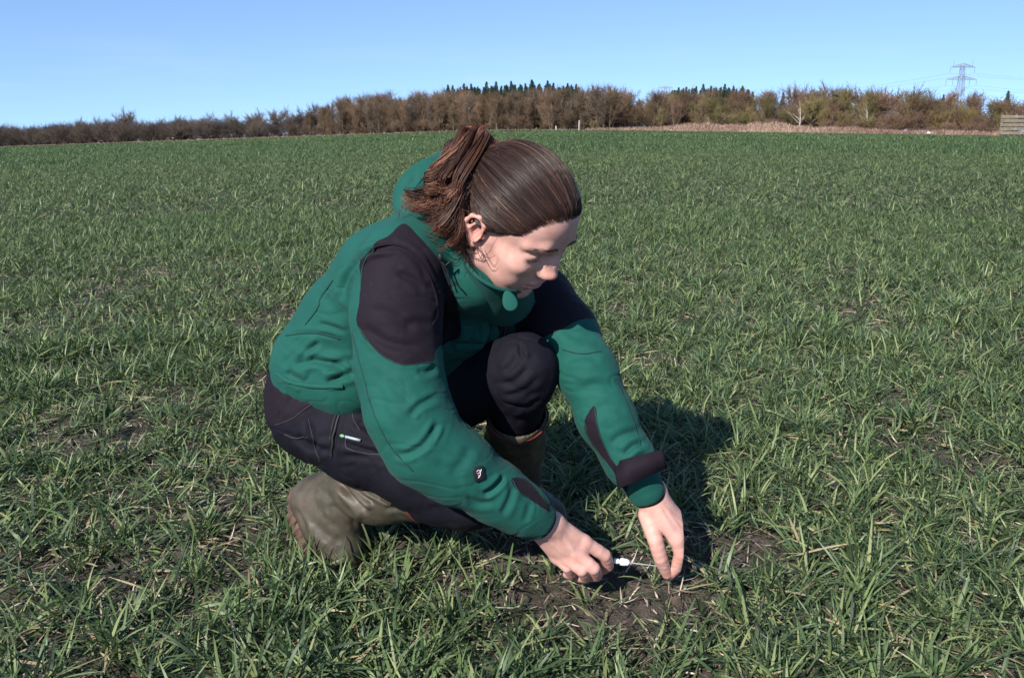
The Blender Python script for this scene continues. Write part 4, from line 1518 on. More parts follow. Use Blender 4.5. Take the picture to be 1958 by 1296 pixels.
# piping that edges the black shoulder yoke, collar edge
make_obj('piping', *merge([strip_on([(690, 500), (712, 474), (750, 466), (785, 478), (815, 515), (832, 560), (838, 600), (826, 622)], JV, NJ, .0022)]), M_plum, jacket)
NH = vnormals(HV, HF)
top_ = spline([P(872, 446, 1.462), P(880, 478, 1.432), (P(893, 507, 1.412)), P(915, 532, 1.400), P(944, 549, 1.400), P(974, 557, 1.412), P(1000, 556, 1.45), P(1012, 540, 1.50)], 60)
bot_ = spline([P(845, 498, 1.485), P(860, 538, 1.485), P(886, 578, 1.49), P(916, 606, 1.50), P(948, 622, 1.505), P(978, 622, 1.515), P(1005, 605, 1.53), P(1020, 580, 1.56)], 60)
rows_ = []
for f in np.linspace(0, 1, 14):
    m_ = top_ * (1 - f) + bot_ * f
    m_ = m_ + np.array([0, -1, .1]) * (.005 * math.sin(f * math.pi) + .0012 * np.sin(np.linspace(0, 26, 60) + 7 * f) * math.sin(f * math.pi))[:, None]
    rows_.append(m_)
out_ = np.array(rows_)
inn_ = out_ + np.array([.004, .008, 0])
cg = np.concatenate([out_, inn_[::-1]])
ix = np.arange(28 * 60).reshape(28, 60)
cF = np.stack([ix, np.roll(ix, -1, 0)], 0)
cF = np.stack([cF[0][:, :-1], cF[0][:, 1:], cF[1][:, 1:], cF[1][:, :-1]], -1).reshape(-1, 4)
collar = make_obj('collar', cg.reshape(-1, 3), cF, M_green, jacket)
make_obj('collar_edge', *tubes(top_[None] + np.array([0, -.001, .001]), np.full(60, .0034), 6), M_green, collar)
make_obj('hem', *merge([strip_on([(531, 714), (556, 730), (600, 738), (655, 738)], JV, NJ, .0045, 8, 40)]), M_green, jacket)
make_obj('hood_seam', *strip_on([(812, 336), (788, 372), (786, 410), (800, 446), (826, 486)], HV, NH, .0013, 5, 30, .0003), M_stitch, jacket)
# zip and its puller
make_obj('zip', *merge([strip_on([(950, 590), (955, 620), (962, 655), (960, 690)], JV, NJ, .005)]), M_blacktape, jacket)
pz, nz = surf_at(958, 640, JV, NJ)


def disc_plate(c, n, up, prof, th):
    """A small plate with an outline (u along up, v across), thickness th, facing n."""
    n = n / np.linalg.norm(n)
    up = up - n * (up @ n); up /= np.linalg.norm(up)
    sd = np.cross(up, n)
    k = len(prof)
    pr = np.asarray(prof)
    A = c + pr[:, :1] * up + pr[:, 1:] * sd
    V = np.concatenate([A - n * th, A + n * th, A * .0 + c + (A - c) * .9 + n * th * 1.5])
    i = np.arange(k); j = (i + 1) % k
    F4 = np.concatenate([np.stack([i, j, j + k, i + k], 1), np.stack([i + k, j + k, j + 2 * k, i + 2 * k], 1)])
    return V, [F4, np.array([np.arange(k) + 2 * k]), np.array([np.arange(k)[::-1]])]


make_obj('zip_puller', *disc_plate(pz + nz * .008, nz, P(965, 600, 1.45) - P(958, 640, 1.45), [(-.02, -.003), (.02, -.004), (.022, .004), (-.02, .004)], .0012), M_blacktape, jacket)
# garage flap of the collar zip: a rounded green tab under the chin
tb = P(974, 575, 1.398)
prof = [(math.cos(a) * .017, math.sin(a) * .0115 * (1.0 - .25 * math.cos(a))) for a in np.linspace(0, 2 * math.pi, 28)[:-1]]
tab = make_obj('collar_tab', *disc_plate(tb, np.array([.05, -1, .35]), P(968, 560, 1.41) - P(977, 590, 1.41), prof, .0014), M_green, jacket)
ring = [tb + np.array([0, -.0022, 0.0008]) + (P(968, 560, 1.41) - P(977, 590, 1.41)) / np.linalg.norm(P(968, 560, 1.41) - P(977, 590, 1.41)) * a * .95 for a in (0,)]
for a_, b_, w_ in CUFFS:
    d_ = (b_ - a_) / np.linalg.norm(b_ - a_)
    u_ = np.cross(d_, [0, 0, 1.]); u_ /= np.linalg.norm(u_); v_ = np.cross(d_, u_)
    an = np.linspace(0, 2 * math.pi, 41)
    prof_ = []
    for off, rr2 in ((.004, w_ + .000), (.012, w_ + .0015), (.0165, w_ - .001), (.014, w_ - .004), (.002, w_ - .005)):
        prof_.append(a_ + d_ * off + (u_ * np.cos(an)[:, None] + v_ * np.sin(an)[:, None]) * rr2)
    pr3 = np.array(prof_)
    ix = np.arange(5 * 41).reshape(5, 41)
    make_obj('cuff', pr3.reshape(-1, 3), np.stack([ix[:-1, :-1], ix[1:, :-1], ix[1:, 1:], ix[:-1, 1:]], -1).reshape(-1, 4), M_plum, jacket)
# drawcord with toggle at the collar
cord = []
for pts in ([(838, 488, 1.405), (842, 498, 1.40), (850, 508, 1.402), (862, 500, 1.405), (866, 512, 1.41)], [(846, 500, 1.40), (856, 520, 1.403), (866, 536, 1.41), (880, 552, 1.41)], [(842, 490, 1.402), (850, 520, 1.405), (860, 545, 1.41)]):
    L = spline([P(*q) for q in pts], 20)
    cord.append(tubes(L[None], np.full(20, .0014), 5))
make_obj('drawcord', *merge(cord), M_blacktape, jacket)
tg, tn = P(842, 492, 1.40), None
make_obj('cord_toggle', *tubes(np.array([[tg + np.array([0, 0, .006]), tg + np.array([0, 0, .003]), tg - np.array([0, 0, .003]), tg - np.array([0, 0, .006])]]), np.array([[.002, .0042, .0042, .002]]), 8), M_blacktape, jacket)

# badge on the forearm: a small dark square with a pale mark
bp, bn = surf_at(915, 905, JV, NJ)
bu = P(913, 890, 1.3) - P(917, 920, 1.3)
sq = [(.0115 * np.sign(math.cos(a)) * abs(math.cos(a)) ** .35, .0095 * np.sign(math.sin(a)) * abs(math.sin(a)) ** .35) for a in np.linspace(.05, 2 * math.pi + .05, 33)[:-1]]
badge = make_obj('badge', *disc_plate(bp + bn * .0012, bn, bu, sq, .0009), M_blacktape, jacket)
M_mark = simple('pale_print', (.55, .5, .5), .5)
up_ = bu - bn * (bu @ bn); up_ /= np.linalg.norm(up_); sd_ = np.cross(up_, bn)
mk = []
for seg in ([(.005, -.004), (.006, .0), (.003, .002), (.001, -.002), (.003, -.004)], [(.006, .005), (.002, .0025), (-.002, .0015), (-.0055, -.0015)], [(-.001, -.003), (-.003, -.0005), (-.006, -.003)]):
    L = spline([bp + bn * .003 + up_ * a + sd_ * b for a, b in seg], 12)
    mk.append(tubes(L[None], np.full(12, .0007), 4))
make_obj('badge_mark', *merge(mk), M_mark, badge) if False else make_obj('printed_mark', *merge(mk), M_mark, badge)

# cuff strap of the left sleeve, standing off as a flat tab
def ribbon(pts, wid, th, wdir):
    pts = np.asarray(pts); n = len(pts)
    T = np.gradient(pts, axis=0); T /= np.linalg.norm(T, axis=1, keepdims=True)
    W = np.asarray(wdir) - T * (T @ np.asarray(wdir))[:, None]
    W /= np.linalg.norm(W, axis=1, keepdims=True)
    Nn = np.cross(T, W)
    V = np.stack([pts + W * wid + Nn * th, pts - W * wid + Nn * th, pts - W * wid - Nn * th, pts + W * wid - Nn * th], 1).reshape(-1, 3)
    i = np.arange(n - 1)[:, None] * 4; k = np.arange(4); k2 = (k + 1) % 4
    F = np.stack([i + k, i + k2, i + 4 + k2, i + 4 + k], -1).reshape(-1, 4)
    return V, np.concatenate([F, [[3, 2, 1, 0]], [[4 * n - 4, 4 * n - 3, 4 * n - 2, 4 * n - 1]]])


sp = spline([P(1178, 909, 1.42), P(1200, 901, 1.405), P(1238, 888, 1.405), P(1271, 877, 1.414)], 20)
make_obj('cuff_strap', *ribbon(sp, np.linspace(.0235, .0165, 20)[:, None], .0014, np.array([.18, .25, .95])), M_plum, jacket)

# ---------------------------------------------------------------- trousers
ts = Solid((-.52, 1.25, .02), (.22, 1.95, .55), .003)
ts.ell(P(632, 765, 1.64), (.115, .11, .085), None, .05)
ts.chain([P(612, 790, 1.60), P(700, 835, 1.56), P(800, 890, 1.52), KNr], [.092, .084, .072, .062], .04)
ts.chain([P(612, 720, 1.62), P(700, 730, 1.63)], [.09, .1], .04)
ts.ell(HIPl, (.11, .11, .10), None, .05)
ts.chain([HIPl, P(880, 735, 1.62), KNl], [.088, .075, .0585], .03)
ts.chain([KNl, P(1000, 722, 1.525), P(990, 790, 1.575)], [.058, .054, .045], .02)
ts.chain([KNr, P(838, 948, 1.515), P(800, 938, 1.53)], [.056, .052, .05], .02)
TV, TF = ts.mesh(1)
del ts
x, y = proj(TV)
wb = poly_sd(x, y, [(500, 715), (690, 715), (690, 742), (620, 770), (560, 810), (520, 815), (500, 780)])
TV = carve(TV, TF, [
    ([(530, 800), (560, 760), (610, 745)], 2, 4, 'seam'), ([(560, 770), (640, 745), (690, 745)], 5, 6), ([(545, 735), (600, 740), (640, 745)], 4, 6),
    ([(655, 765), (642, 820), (636, 880)], 4, 4), ([(560, 830), (600, 855), (640, 862)], 5, 7), ([(590, 800), (600, 850), (610, 885)], 4.5, 6),
    ([(650, 845), (700, 860), (760, 872)], 4.5, 5), ([(670, 800), (720, 830), (760, 870)], 4.5, 7), ([(645, 875), (700, 870), (760, 885)], 2.5, 6),
    ([(680, 765), (700, 800), (740, 840)], 2, 8), ([(665, 830), (668, 855), (720, 868), (770, 878)], 1.8, 3, 'step'),
    ([(790, 905), (830, 930), (850, 965)], 4, 7), ([(810, 940), (850, 945), (880, 930)], 4, 7),
    ([(958, 735), (985, 728), (1012, 700)], 3, 6), ([(955, 756), (1000, 748), (1035, 715)], 2.5, 6), ([(950, 772), (990, 770), (1030, 745)], 2, 6), ([(975, 780), (1010, 775), (1040, 760)], 3, 5),
    ([(994, 655), (1000, 690)], 4, 4), ([(960, 715), (985, 690), (995, 660)], 3, 7),
], None)
TV = crumple(TV, TF, 15, .0012, 91, np.clip(.4 + near_pts(TV, [(KNl, .09), (HIPr, .12), (P(640, 860, 1.5), .10)]), 0, 1), (1, 1, 1.3))
TV = TV + vnormals(TV, TF) * (fbm(TV * 20, 3, 21)[:, None] * .0025)
trousers = make_obj('trousers', TV, TF, M_navy, root, attrs={'panel': wb})
NTn = vnormals(TV, TF)
make_obj('pocket_zip', *merge([strip_on([(660, 770), (645, 800), (636, 840), (634, 872)], TV, NTn, .0028), strip_on([(650, 775), (640, 800), (630, 840)], TV, NTn, .0014)]), M_blacktape, trousers)
zt, zn = surf_at(664, 772, TV, NTn)
make_obj('zip_puller', *disc_plate(zt + zn * .004, zn, P(664, 765, 1.5) - P(668, 782, 1.5), [(.008, 0), (.004, .004), (-.008, .006), (-.009, -.006), (.004, -.004)], .001), simple('dull_metal', (.25, .24, .23), .35, metal=.8), trousers)
# small printed reflective mark: a green dot and a grey-white bar
g0, gn = surf_at(655, 832, TV, NTn); g1, gn1 = surf_at(690, 841, TV, NTn)
md = g1 - g0
M_reflect = simple('reflective_print', (.26, .29, .34), .4)
tagp = make_obj('reflective_mark', *ribbon([g0 + gn * .004 + md * a for a in (.16, .4, .7, 1.0)], .0021, .0006, np.cross(md, gn)), M_reflect, trousers)
make_obj('printed_mark', *disc_plate(g0 + gn * .004, gn, md, [(.0045 * math.cos(a), .0028 * math.sin(a)) for a in np.linspace(0, 6.28, 13)[:-1]], .0007), simple('green_print', (.10, .30, .10), .5), tagp)
M_seam = simple('navy_seam', (.020, .018, .028), .7)
make_obj('pocket_flap', *merge([strip_on([(663, 836), (664, 856), (700, 866), (745, 872)], TV, NTn, .0018), strip_on([(672, 768), (676, 800), (688, 822)], TV, NTn, .0014)]), M_seam, trousers)
for q, r_ in (([(527, 812), (560, 800), (600, 770), (650, 748)], .0012), ([(545, 830), (565, 838), (590, 835)], .0014), ([(590, 800), (598, 840), (610, 885)], .0011)):
    make_obj('seam', *strip_on(q, TV, NTn, r_), M_seam, trousers)

# ---------------------------------------------------------------- boots
t = NT('rubber', .38, .38)
n1 = t.noise(18, 5, .6); n2 = t.noise(150, 3)
c = t.ramp(n1, [(.3, (.030, .027, .016)), (.55, (.045, .038, .024)), (.8, (.064, .048, .034))])
mud = t.math('SMOOTH_MIN', 1.0, t.math('MULTIPLY', t.math('SUBTRACT', t.noise(9, 6, .7), .47), 5.))
c = t.mix(t.math('MULTIPLY', t.math('MAXIMUM', mud, 0.), .5), c, (.105, .075, .055))
t.color(c)
t.bump(t.math('ADD', n1, t.math('MULTIPLY', n2, .2)), .25, .004)
rr = t.ramp(t.noise(30, 4), [(.35, (.46,) * 3), (.65, (.75,) * 3)])
t.l(rr, t.b.inputs['Roughness'])
M_rubber = t.m
M_sole = simple('muddy_sole', (.085, .050, .038), .85, .2, .35, 60)
M_red = simple('red_lining', (.13, .022, .02), .7)
boot_geo = []


def boot(shaft, rad, foot, frad, sole, lining, folds, strap=None):
    lo = np.min([np.min(shaft, 0), np.min(foot, 0)], 0) - .09
    hi = np.max([np.max(shaft, 0), np.max(foot, 0)], 0) + .09
    s = Solid(lo, hi, .0025)
    s.chain(shaft, rad, .03)
    s.chain(foot, frad, .035)
    d = (shaft[0] - shaft[1]) / np.linalg.norm(shaft[0] - shaft[1])
    s.cone(shaft[0] - d * .002, shaft[0] + d * .06, rad[0] - .005, rad[0] - .003, .003, 'sub')
    s.cone(shaft[0] + d * (rad[0] * 1.0), shaft[0] + d * (rad[0] * 1.0 + .05), rad[0] * 1.02, rad[0] * 1.1, .004, 'sub')
    V, F = s.mesh(1)
    V = carve(V, F, folds)
    V = V + vnormals(V, F) * fbm(V * 22, 3, 31)[:, None] * .0015
    o = make_obj('boot', V, F, M_rubber, root)
    o2 = Solid(np.min(sole[0], 0) - .07, np.max(sole[0], 0) + .07, .0025)
    o2.chain(sole[0], sole[1], .01)
    SV, SF = o2.mesh(0)
    sd3 = sole[0][-1] - sole[0][0]; sd3 = sd3 / np.linalg.norm(sd3)
    SV = SV + vnormals(SV, SF) * (fbm(SV * 60, 3, 37)[:, None] * .0012 + .0016 * np.tanh(3 * np.sin((SV @ sd3) * 420))[:, None])
    make_obj('sole', SV, SF, M_sole, o)
    a = np.linspace(0, 2 * math.pi, 33)
    ref = np.cross(d, [0, 0, 1.]) if abs(d[2]) < .9 else np.cross(d, [0, 1., 0])
    ref /= np.linalg.norm(ref); r2 = np.cross(d, ref)
    ringp = shaft[0] + d * .006 + (ref * np.cos(a)[:, None] + r2 * np.sin(a)[:, None]) * (rad[0] + .001)
    make_obj('lining', *tubes(ringp[None], np.full(33, .0020), 6), M_red, o)
    return o, V, F


b1, V1, F1 = boot([P(800, 938, 1.53), P(730, 942, 1.57), P(660, 945, 1.61), P(622, 950, 1.635)], [.056, .053, .050, .044],
                  [P(600, 960, 1.63), P(632, 1005, 1.605), P(650, 1045, 1.585), P(660, 1062, 1.572)], [.045, .046, .040, .030],
                  ([P(566, 950, 1.635), P(572, 990, 1.62), P(590, 1040, 1.60), P(606, 1070, 1.585), P(650, 1082, 1.565)], [.017, .020, .022, .022, .020]), None,
                  [([(650, 920), (672, 948), (705, 985)], 8, 6), ([(625, 960), (655, 985), (690, 1008)], 6, 7), ([(668, 925), (690, 945), (720, 965)], 5, 5), ([(590, 985), (620, 1020), (660, 1040)], 3, 9), ([(690, 930), (740, 955), (790, 960)], 3.5, 4), ([(720, 915), (760, 925), (795, 918)], 3, 4), ([(730, 975), (765, 968), (800, 975)], 3, 5),
                   ([(612, 930), (640, 960), (690, 985)], 3, 8), ([(700, 925), (745, 915), (780, 905)], 2, 5), ([(560, 965), (585, 1010), (600, 1060)], 2, 4)])
b2, V2, F2 = boot([P(988, 795, 1.585), P(984, 850, 1.66), P(984, 905, 1.75), P(984, 935, 1.80)], [.057, .056, .050, .044],
                  [P(975, 945, 1.83), P(1005, 965, 1.79), P(1040, 985, 1.74), P(1060, 992, 1.72)], [.043, .042, .036, .030],
                  ([P(965, 968, 1.85), P(1005, 988, 1.79), P(1045, 1004, 1.735), P(1070, 1006, 1.715)], [.018, .020, .020, .018]), None, [([(960, 820), (990, 830), (1020, 815)], 3, 6), ([(965, 850), (990, 860), (1015, 850)], 3, 6)])
NB = vnormals(V1, F1)
st, sn = surf_at(735, 930, V1, NB)
make_obj('strap', *ribbon([surf_at(728, 900, V1, NB)[0] + sn * .004, surf_at(733, 925, V1, NB)[0] + sn * .004, surf_at(738, 952, V1, NB)[0] + sn * .004, surf_at(752, 958, V1, NB)[0] + sn * .003], .009, .0016, np.array([1, -.3, .1])), M_rubber, b1)
q_, n_ = surf_at(729, 905, V1, NB)
make_obj('buckle', *box_vf(q_ + n_ * .008, (.016, .004, .009)), M_blacktape, b1)

# ---------------------------------------------------------------- hair
CC = np.array([-.005, 0, .047]); CR = np.array([.0975, .0775, .0865])


_m = (HL[:, 2] > -.07) & (np.abs(HL[:, 1]) < .079) & (HL[:, 0] < .1) & (np.linalg.norm(HL - CC, axis=1) < .16)
_e = (HL[_m] - CC) / CR
_r = np.linalg.norm(_e, axis=1); _e = _e / _r[:, None]
_a = ((np.arctan2(_e[:, 1], _e[:, 0]) / (2 * math.pi) + .5) * 96).astype(int) % 96
_b = np.clip((np.arccos(np.clip(_e[:, 2], -1, 1)) / math.pi * 48).astype(int), 0, 47)
RHO = np.zeros((96, 48)); np.maximum.at(RHO, (_a, _b), _r)
for _ in range(6):
    up_ = np.maximum.reduce([np.roll(RHO, 1, 0), np.roll(RHO, -1, 0), np.pad(RHO, ((0, 0), (1, 0)))[:, :-1], np.pad(RHO, ((0, 0), (0, 1)))[:, 1:]])
    RHO = np.where(RHO == 0, up_, RHO)
for _ in range(2):
    RHO = (2 * RHO + np.roll(RHO, 1, 0) + np.roll(RHO, -1, 0)) / 4


def rho(d):
    u = (np.arctan2(d[..., 1], d[..., 0]) / (2 * math.pi) + .5) * 96 - .5
    v = np.clip(np.arccos(np.clip(d[..., 2], -1, 1)) / math.pi * 48 - .5, 0, 46.999)
    i = np.floor(u).astype(int); f = u - i; j = v.astype(int); g = v - j
    R = lambda a, b: RHO[a % 96, b]
    r = R(i, j) * (1 - f) * (1 - g) + R(i + 1, j) * f * (1 - g) + R(i, j + 1) * (1 - f) * g + R(i + 1, j + 1) * f * g
    return np.maximum(1.005, np.minimum(r, 1.12) + .036)[..., None]


def cap(dirs, off=0.):
    """Head coordinates of the hair surface in the given directions (unit in ellipsoid space)."""
    return CC + dirs * (CR * rho(dirs) + off)


PB = (P(908, 293, 1.475) - HO) @ HM                          # where the ponytail is tied, head coordinates
db = (PB - CC) / CR; db /= np.linalg.norm(db)
# hairline as a closed loop in head coordinates (right side, then mirrored)
hl = [(.086, 0, .094), (.081, -.028, .090), (.066, -.052, .075), (.056, -.064, .050), (.036, -.071, .034), (.020, -.074, .016), (.006, -.074, .020), (-.014, -.076, .034), (-.034, -.074, .016), (-.038, -.068, -.014), (-.060, -.048, -.034), (-.078, -.02, -.040), (-.080, 0, -.042)]
hl = np.array(hl)
loop = np.concatenate([hl, (hl * [1, -1, 1])[::-1][1:-1]])
ld = (loop - CC) / CR; ld /= np.linalg.norm(ld, axis=1, keepdims=True)
ldc = []
for i in range(len(ld)):
    a, b = ld[i], ld[(i + 1) % len(ld)]
    for f in np.linspace(0, 1, 24, endpoint=False):
        ldc.append(a * (1 - f) + b * f)
ldc = np.array(ldc); ldc /= np.linalg.norm(ldc, axis=1, keepdims=True)


def slerp(a, b, t):
    om = np.arccos(np.clip((a * b).sum(-1), -1, 1))[..., None, None]
    t = t[None, :, None]
    return (np.sin((1 - t) * om) * a[:, None] + np.sin(t * om) * b[:, None]) / np.sin(om)


# scalp cap (under-hair): fan of great-circle rows from the hairline to the tie
tt = np.linspace(0, .985, 22)
nL = len(ldc)
S = slerp(ldc, np.broadcast_to(db, ldc.shape), tt)
capV = cap(S, -.002 * np.ones(3))
# keep the first rows tight on the skin
e0 = np.clip(tt / .05, 0, 1)[None, :, None]
capV = capV - (1 - e0) * S * .003
capW = HO + capV.reshape(-1, 3) @ HM.T
idx = np.arange(nL * 22).reshape(nL, 22)
a = idx; b = np.roll(idx, -1, 0)
capF = np.stack([a[:, :-1], b[:, :-1], b[:, 1:], a[:, 1:]], -1).reshape(-1, 4)
t = NT('hair_dark_brown', .40, .36)
sh_ = t.attr('tone')
t.color(t.ramp(sh_, [(0, (.010, .006, .005)), (.45, (.027, .014, .011)), (.8, (.058, .029, .020)), (1, (.14, .08, .055))]))
M_hair = t.m
t = NT('hair_auburn', .48, .3)
t.color(t.ramp(t.attr('tone'), [(0, (.016, .008, .006)), (.5, (.082, .033, .020)), (.85, (.17, .072, .040)), (1, (.30, .15, .09))]))
M_hair2 = t.m
rg = np.random.default_rng(5)
NS, MS = 7500, 18
u = rg.random(NS)
r0 = ldc[(u * nL).astype(int)]
r0 = r0 - db * (.075 * rg.random(NS)[:, None] ** 2.5)
r0 /= np.linalg.norm(r0, axis=1, keepdims=True)
start = np.where(rg.random(NS) < .55, .05 * rg.random(NS) ** 2, rg.random(NS) ** 1.2 * .8)
tS = np.linspace(0, 1, MS)
full = slerp(r0, np.broadcast_to(db, r0.shape), np.linspace(0, .99, 100))
ii = (start[:, None] * 99 + (99 - start[:, None] * 99) * tS[None]).astype(int)
D = full[np.arange(NS)[:, None], ii]
bundle = (.6 * vnoise(r0 * 14, 3) + .6 * vnoise(r0 * 45, 4) + .4 * vnoise(r0 * 120, 6))[:, None]
lift = (.0003 + .0042 * rg.random(NS)[:, None] ** 1.5) * np.sin(np.clip(tS, 0, 1) * math.pi * .9 + .12)[None] + .0018 * bundle * np.sin(tS * math.pi)[None]
lift = lift - .0030 * np.clip(1 - ii / 6., 0, 1)
wob = vnoise(np.stack([r0[:, 0] * 40, r0[:, 1] * 40, r0[:, 2] * 40], 1), 8)[:, None] * .010 * np.sin(tS * math.pi)[None]
side = np.cross(D[:, 0], db); side /= np.linalg.norm(side, axis=1, keepdims=True)
pts = CC + D * (CR * rho(D) + lift[:, :, None]) + side[:, None] * wob[:, :, None]
# gather into the tie
g = np.clip((ii / 99. - .75) / .25, 0, 1)[:, :, None] ** 1.5
tie = PB + (rg.normal(size=(NS, 3)) * .006)
pts = pts * (1 - .8 * g) + .8 * g * tie[:, None]
ptsW = HO + pts.reshape(-1, 3) @ HM.T
hV, hF = tubes(ptsW.reshape(NS, MS, 3), .00048 * np.concatenate([np.linspace(.35, 1, 3), np.ones(MS - 3)])[None] * (.7 + .6 * rg.random(NS))[:, None], 3)
tone = np.clip(.48 + .26 * bundle[:, 0] + .20 * rg.normal(size=NS), 0, 1)
toneV = np.repeat(tone, MS * 3)
# loose baby hairs: short strands off the hairline and nape, plus flyaways
fl = []
NFW = 260
for k in range(NFW):
    i = rg.integers(nL)
    p0 = CC + ldc[i] * CR
    base = slerp(ldc[i][None], db[None], np.array([rg.random() * .8]))[0, 0]
    p0 = CC + base * (CR + .002)
    dirn = base * .6 + rg.normal(size=3) * .5 + (db - base) * .8
    dirn /= np.linalg.norm(dirn)
    L = .015 + .03 * rg.random()
    bend = rg.normal(size=3) * .4
    q = [p0 + dirn * L * s + bend * L * s * s for s in np.linspace(0, 1, MS)]
    fl.append(HO + np.array(q) @ HM.T)
fV, fF = tubes(np.array(fl), .00028, 3)
V_, F_ = merge([(hV, hF), (fV, fF), (capW, capF)])
tone_ = np.concatenate([toneV, np.full(len(fV), .5), np.full(len(capW), .12)])
hair = make_obj('hair', V_, F_, M_hair, root, attrs={'tone': tone_})

# ponytail: wavy locks falling from the tie over the hood and behind the ear
guides = [
    [(908, 292, 1.475), (893, 262, 1.475), (868, 288, 1.46), (838, 335, 1.45), (806, 372, 1.45), (782, 388, 1.455)],
    [(908, 292, 1.475), (900, 258, 1.47), (872, 300, 1.45), (850, 345, 1.435), (824, 378, 1.43), (800, 398, 1.44)],
    [(910, 292, 1.475), (910, 254, 1.465), (880, 310, 1.44), (862, 360, 1.42), (838, 395, 1.415), (826, 418, 1.42)],
    [(914, 292, 1.475), (922, 256, 1.46), (893, 315, 1.43), (874, 370, 1.41), (850, 412, 1.405), (848, 440, 1.405)],
    [(914, 292, 1.475), (930, 262, 1.46), (902, 318, 1.425), (878, 380, 1.405), (862, 425, 1.40), (868, 455, 1.40), (880, 490, 1.40)],
    [(916, 292, 1.475), (936, 268, 1.46), (908, 330, 1.425), (880, 385, 1.41), (868, 430, 1.405), (874, 462, 1.40)],
    [(908, 292, 1.475), (905, 256, 1.485), (872, 292, 1.48), (850, 340, 1.475), (838, 390, 1.47), (850, 440, 1.46)],
]
pl, pr_, pt_ = [], [], []
MP = 30
for gi, gd in enumerate(guides):
    G = spline([P(*q) for q in gd], MP)
    s_ = np.linspace(0, 1, MP)
    for lock in range(8):
        lo = rg.normal(size=3) * np.array([.008, .010, .008])
        ph = rg.random() * 6.28; fr = 9 + 6 * rg.random()
        nst = 46
        for k in range(nst):
            jit = rg.normal(size=3) * .0030
            endl = .72 + .33 * rg.random()
            w = np.clip(s_ * 3.5, 0, 1)[:, None]
            wave = np.stack([np.sin(s_ * fr + ph), np.cos(s_ * fr * .9 + ph), np.sin(s_ * fr * 1.1 + ph + 1)], 1) * .0125 * np.clip(s_ * 1.8 - .25, 0, 1)[:, None]
            spread = 1 - .35 * np.clip(s_ - .5, 0, 1)[:, None]
            q = G + (lo * spread + jit) * w * 1.0 + wave + rg.normal(size=3) * .0018 * (s_ ** 2)[:, None]
            tt_ = np.linspace(0, min(endl, 1), MP)
            q = np.stack([np.interp(tt_, s_, q[:, c]) for c in range(3)], 1)
            pl.append(q)
            pt_.append(np.clip(.56 + .25 * math.sin(lock * 2.1 + gi) + .2 * rg.normal(), 0, 1))
pl = np.array(pl)
pV, pF = tubes(pl, .00045 * np.concatenate([np.ones(MP - 8), np.linspace(1, .25, 8)])[None], 3)
# wispy stray curls
wp = []
for gd in ([(862, 400, 1.41), (846, 430, 1.405), (828, 440, 1.405), (815, 450, 1.41)], [(858, 395, 1.41), (850, 425, 1.40), (838, 455, 1.40), (820, 462, 1.405), (812, 470, 1.41)], [(800, 380, 1.44), (778, 392, 1.44), (766, 408, 1.44), (764, 424, 1.44)],
           [(870, 420, 1.41), (866, 440, 1.40), (850, 470, 1.395), (836, 468, 1.40)], [(884, 460, 1.40), (880, 480, 1.395), (872, 490, 1.39), (878, 500, 1.395)], [(912, 470, 1.395), (918, 488, 1.39), (926, 495, 1.39), (934, 492, 1.39)],
           [(830, 350, 1.45), (800, 365, 1.45), (776, 382, 1.45), (772, 400, 1.45)], [(905, 460, 1.40), (915, 478, 1.395), (905, 485, 1.395), (885, 478, 1.40)], [(880, 470, 1.40), (888, 490, 1.395), (898, 506, 1.395), (895, 520, 1.40)]):
    for k in range(4):
        G = spline([P(*q) for q in gd], MP)
        wp.append(G + rg.normal(size=3) * .002 + rg.normal(size=3) * .004 * np.linspace(0, 1, MP)[:, None] ** 2)
wV, wF = tubes(np.array(wp), .00042, 3)
V_, F_ = merge([(pV, pF), (wV, wF)])
pony = make_obj('ponytail', V_, F_, M_hair2, root, attrs={'tone': np.concatenate([np.repeat(pt_, MP * 3), np.full(len(wV), .35)])})
th = np.linspace(0, 2 * math.pi, 25)
tdir = P(898, 268, 1.472) - P(910, 296, 1.475); tdir /= np.linalg.norm(tdir)
t1 = np.cross(tdir, [0, 1, 0]); t1 /= np.linalg.norm(t1); t2 = np.cross(tdir, t1)
make_obj('hair_tie', *tubes((P(912, 284, 1.474) + (t1 * np.cos(th)[:, None] + t2 * np.sin(th)[:, None]) * .0165)[None], np.full(25, .004), 8), M_blacktape, root)
# brows and lashes
_bm = (HL[:, 0] > .04) & (HL[:, 2] > .02) & (HL[:, 2] < .06)
_bh = HL[_bm]


def BRX(y, z):
    d = np.hypot(_bh[:, 1] - y, _bh[:, 2] - z)
    return _bh[d < d.min() + .0015, 0].mean() + .0008


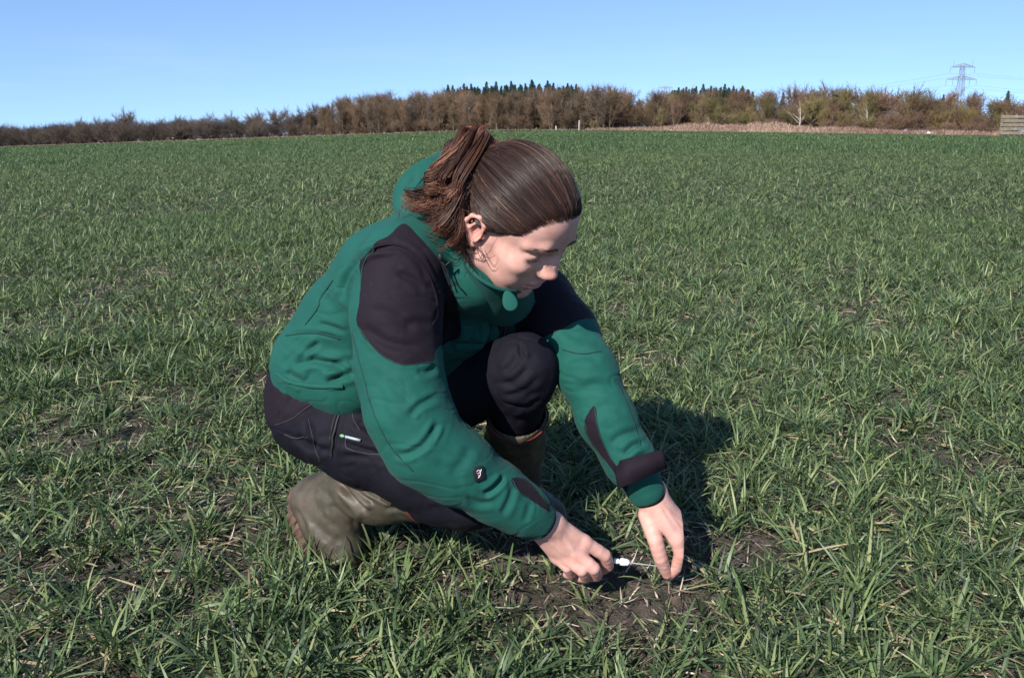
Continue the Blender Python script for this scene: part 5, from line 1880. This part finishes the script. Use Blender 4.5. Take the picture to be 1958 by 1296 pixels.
br = []
for s in (-1, 1):
    for k in range(110):
        f = rg.random()
        yz = (s * (.010 + .040 * f), .0395 + .006 * math.sin(f * 2.6) - .004 * f + rg.normal() * .0014)
        p0 = np.array([BRX(*yz), yz[0], yz[1]])
        d = np.array([-.25 - .5 * f, s * 1.0, .25 - .5 * f]) ; d /= np.linalg.norm(d)
        L = .006
        br.append([HO + HM @ (p0 + d * L * q + np.array([.0015, 0, 0])) for q in np.linspace(0, 1, 4)])
make_obj('eyebrows', *tubes(np.array(br), .00016, 3), M_hair, root, attrs={'tone': np.full(len(br) * 12, .6)})
for s in (-1, 1):
    ls = []
    e = np.array([.0725, s * .0348, .0155])
    for k in range(24):
        a = s * (-.45 + 1.45 * k / 23)
        p0 = e + np.array([.0126 * .91 * math.cos(a), .0150 * .91 * math.sin(a), -.0128 * .41 - .002 * abs(math.sin(a))])
        d = np.array([.75 * math.cos(a), .75 * math.sin(a), -.55])
        ls.append([HO + HM @ (p0 - d * .0008 + d * .0042 * q + np.array([.001, 0, .0016]) * q * q) for q in np.linspace(0, 1, 4)])
    make_obj('eyelashes', *tubes(np.array(ls), np.array([.00022, .00018, .00012, .00005])[None], 3), M_hair, root, attrs={'tone': np.zeros(len(ls) * 12)})

# ---------------------------------------------------------------- the tool and the leaf she holds
tool = empty('hand_tool', tuple(P(1185, 1075, 1.43)))
tag(tool, 'slim hand tool with black grip, white collar and thin tip held in the fist', 'tool')
A, B = P(1128, 1066, 1.43), P(1258, 1082, 1.435)
dd = B - A


def lathe(a, d, prof, sides=14):
    L = np.array([a + d * q for q, _ in prof])
    return tubes(L[None], np.array([[r for _, r in prof]]), sides)


make_obj('grip', *lathe(A, dd, [(-.3, .001), (-.29, .006), (-.1, .0068), (.2, .0068), (.34, .006), (.345, .001)]), M_blacktape, tool)
M_white = simple('white_plastic', (.75, .75, .75), .35, .5, .04)
make_obj('collar', *lathe(A, dd, [(.335, .001), (.34, .0045), (.42, .0048), (.425, .0036), (.44, .0036), (.445, .0062), (.50, .0066), (.55, .006), (.58, .0035), (.585, .001)]), M_white, tool)
make_obj('tip', *lathe(A, dd, [(.58, .0016), (.8, .0014), (1.0, .0008)], 8), simple('steel', (.55, .54, .52), .3, .5, .05, metal=.6), tool)
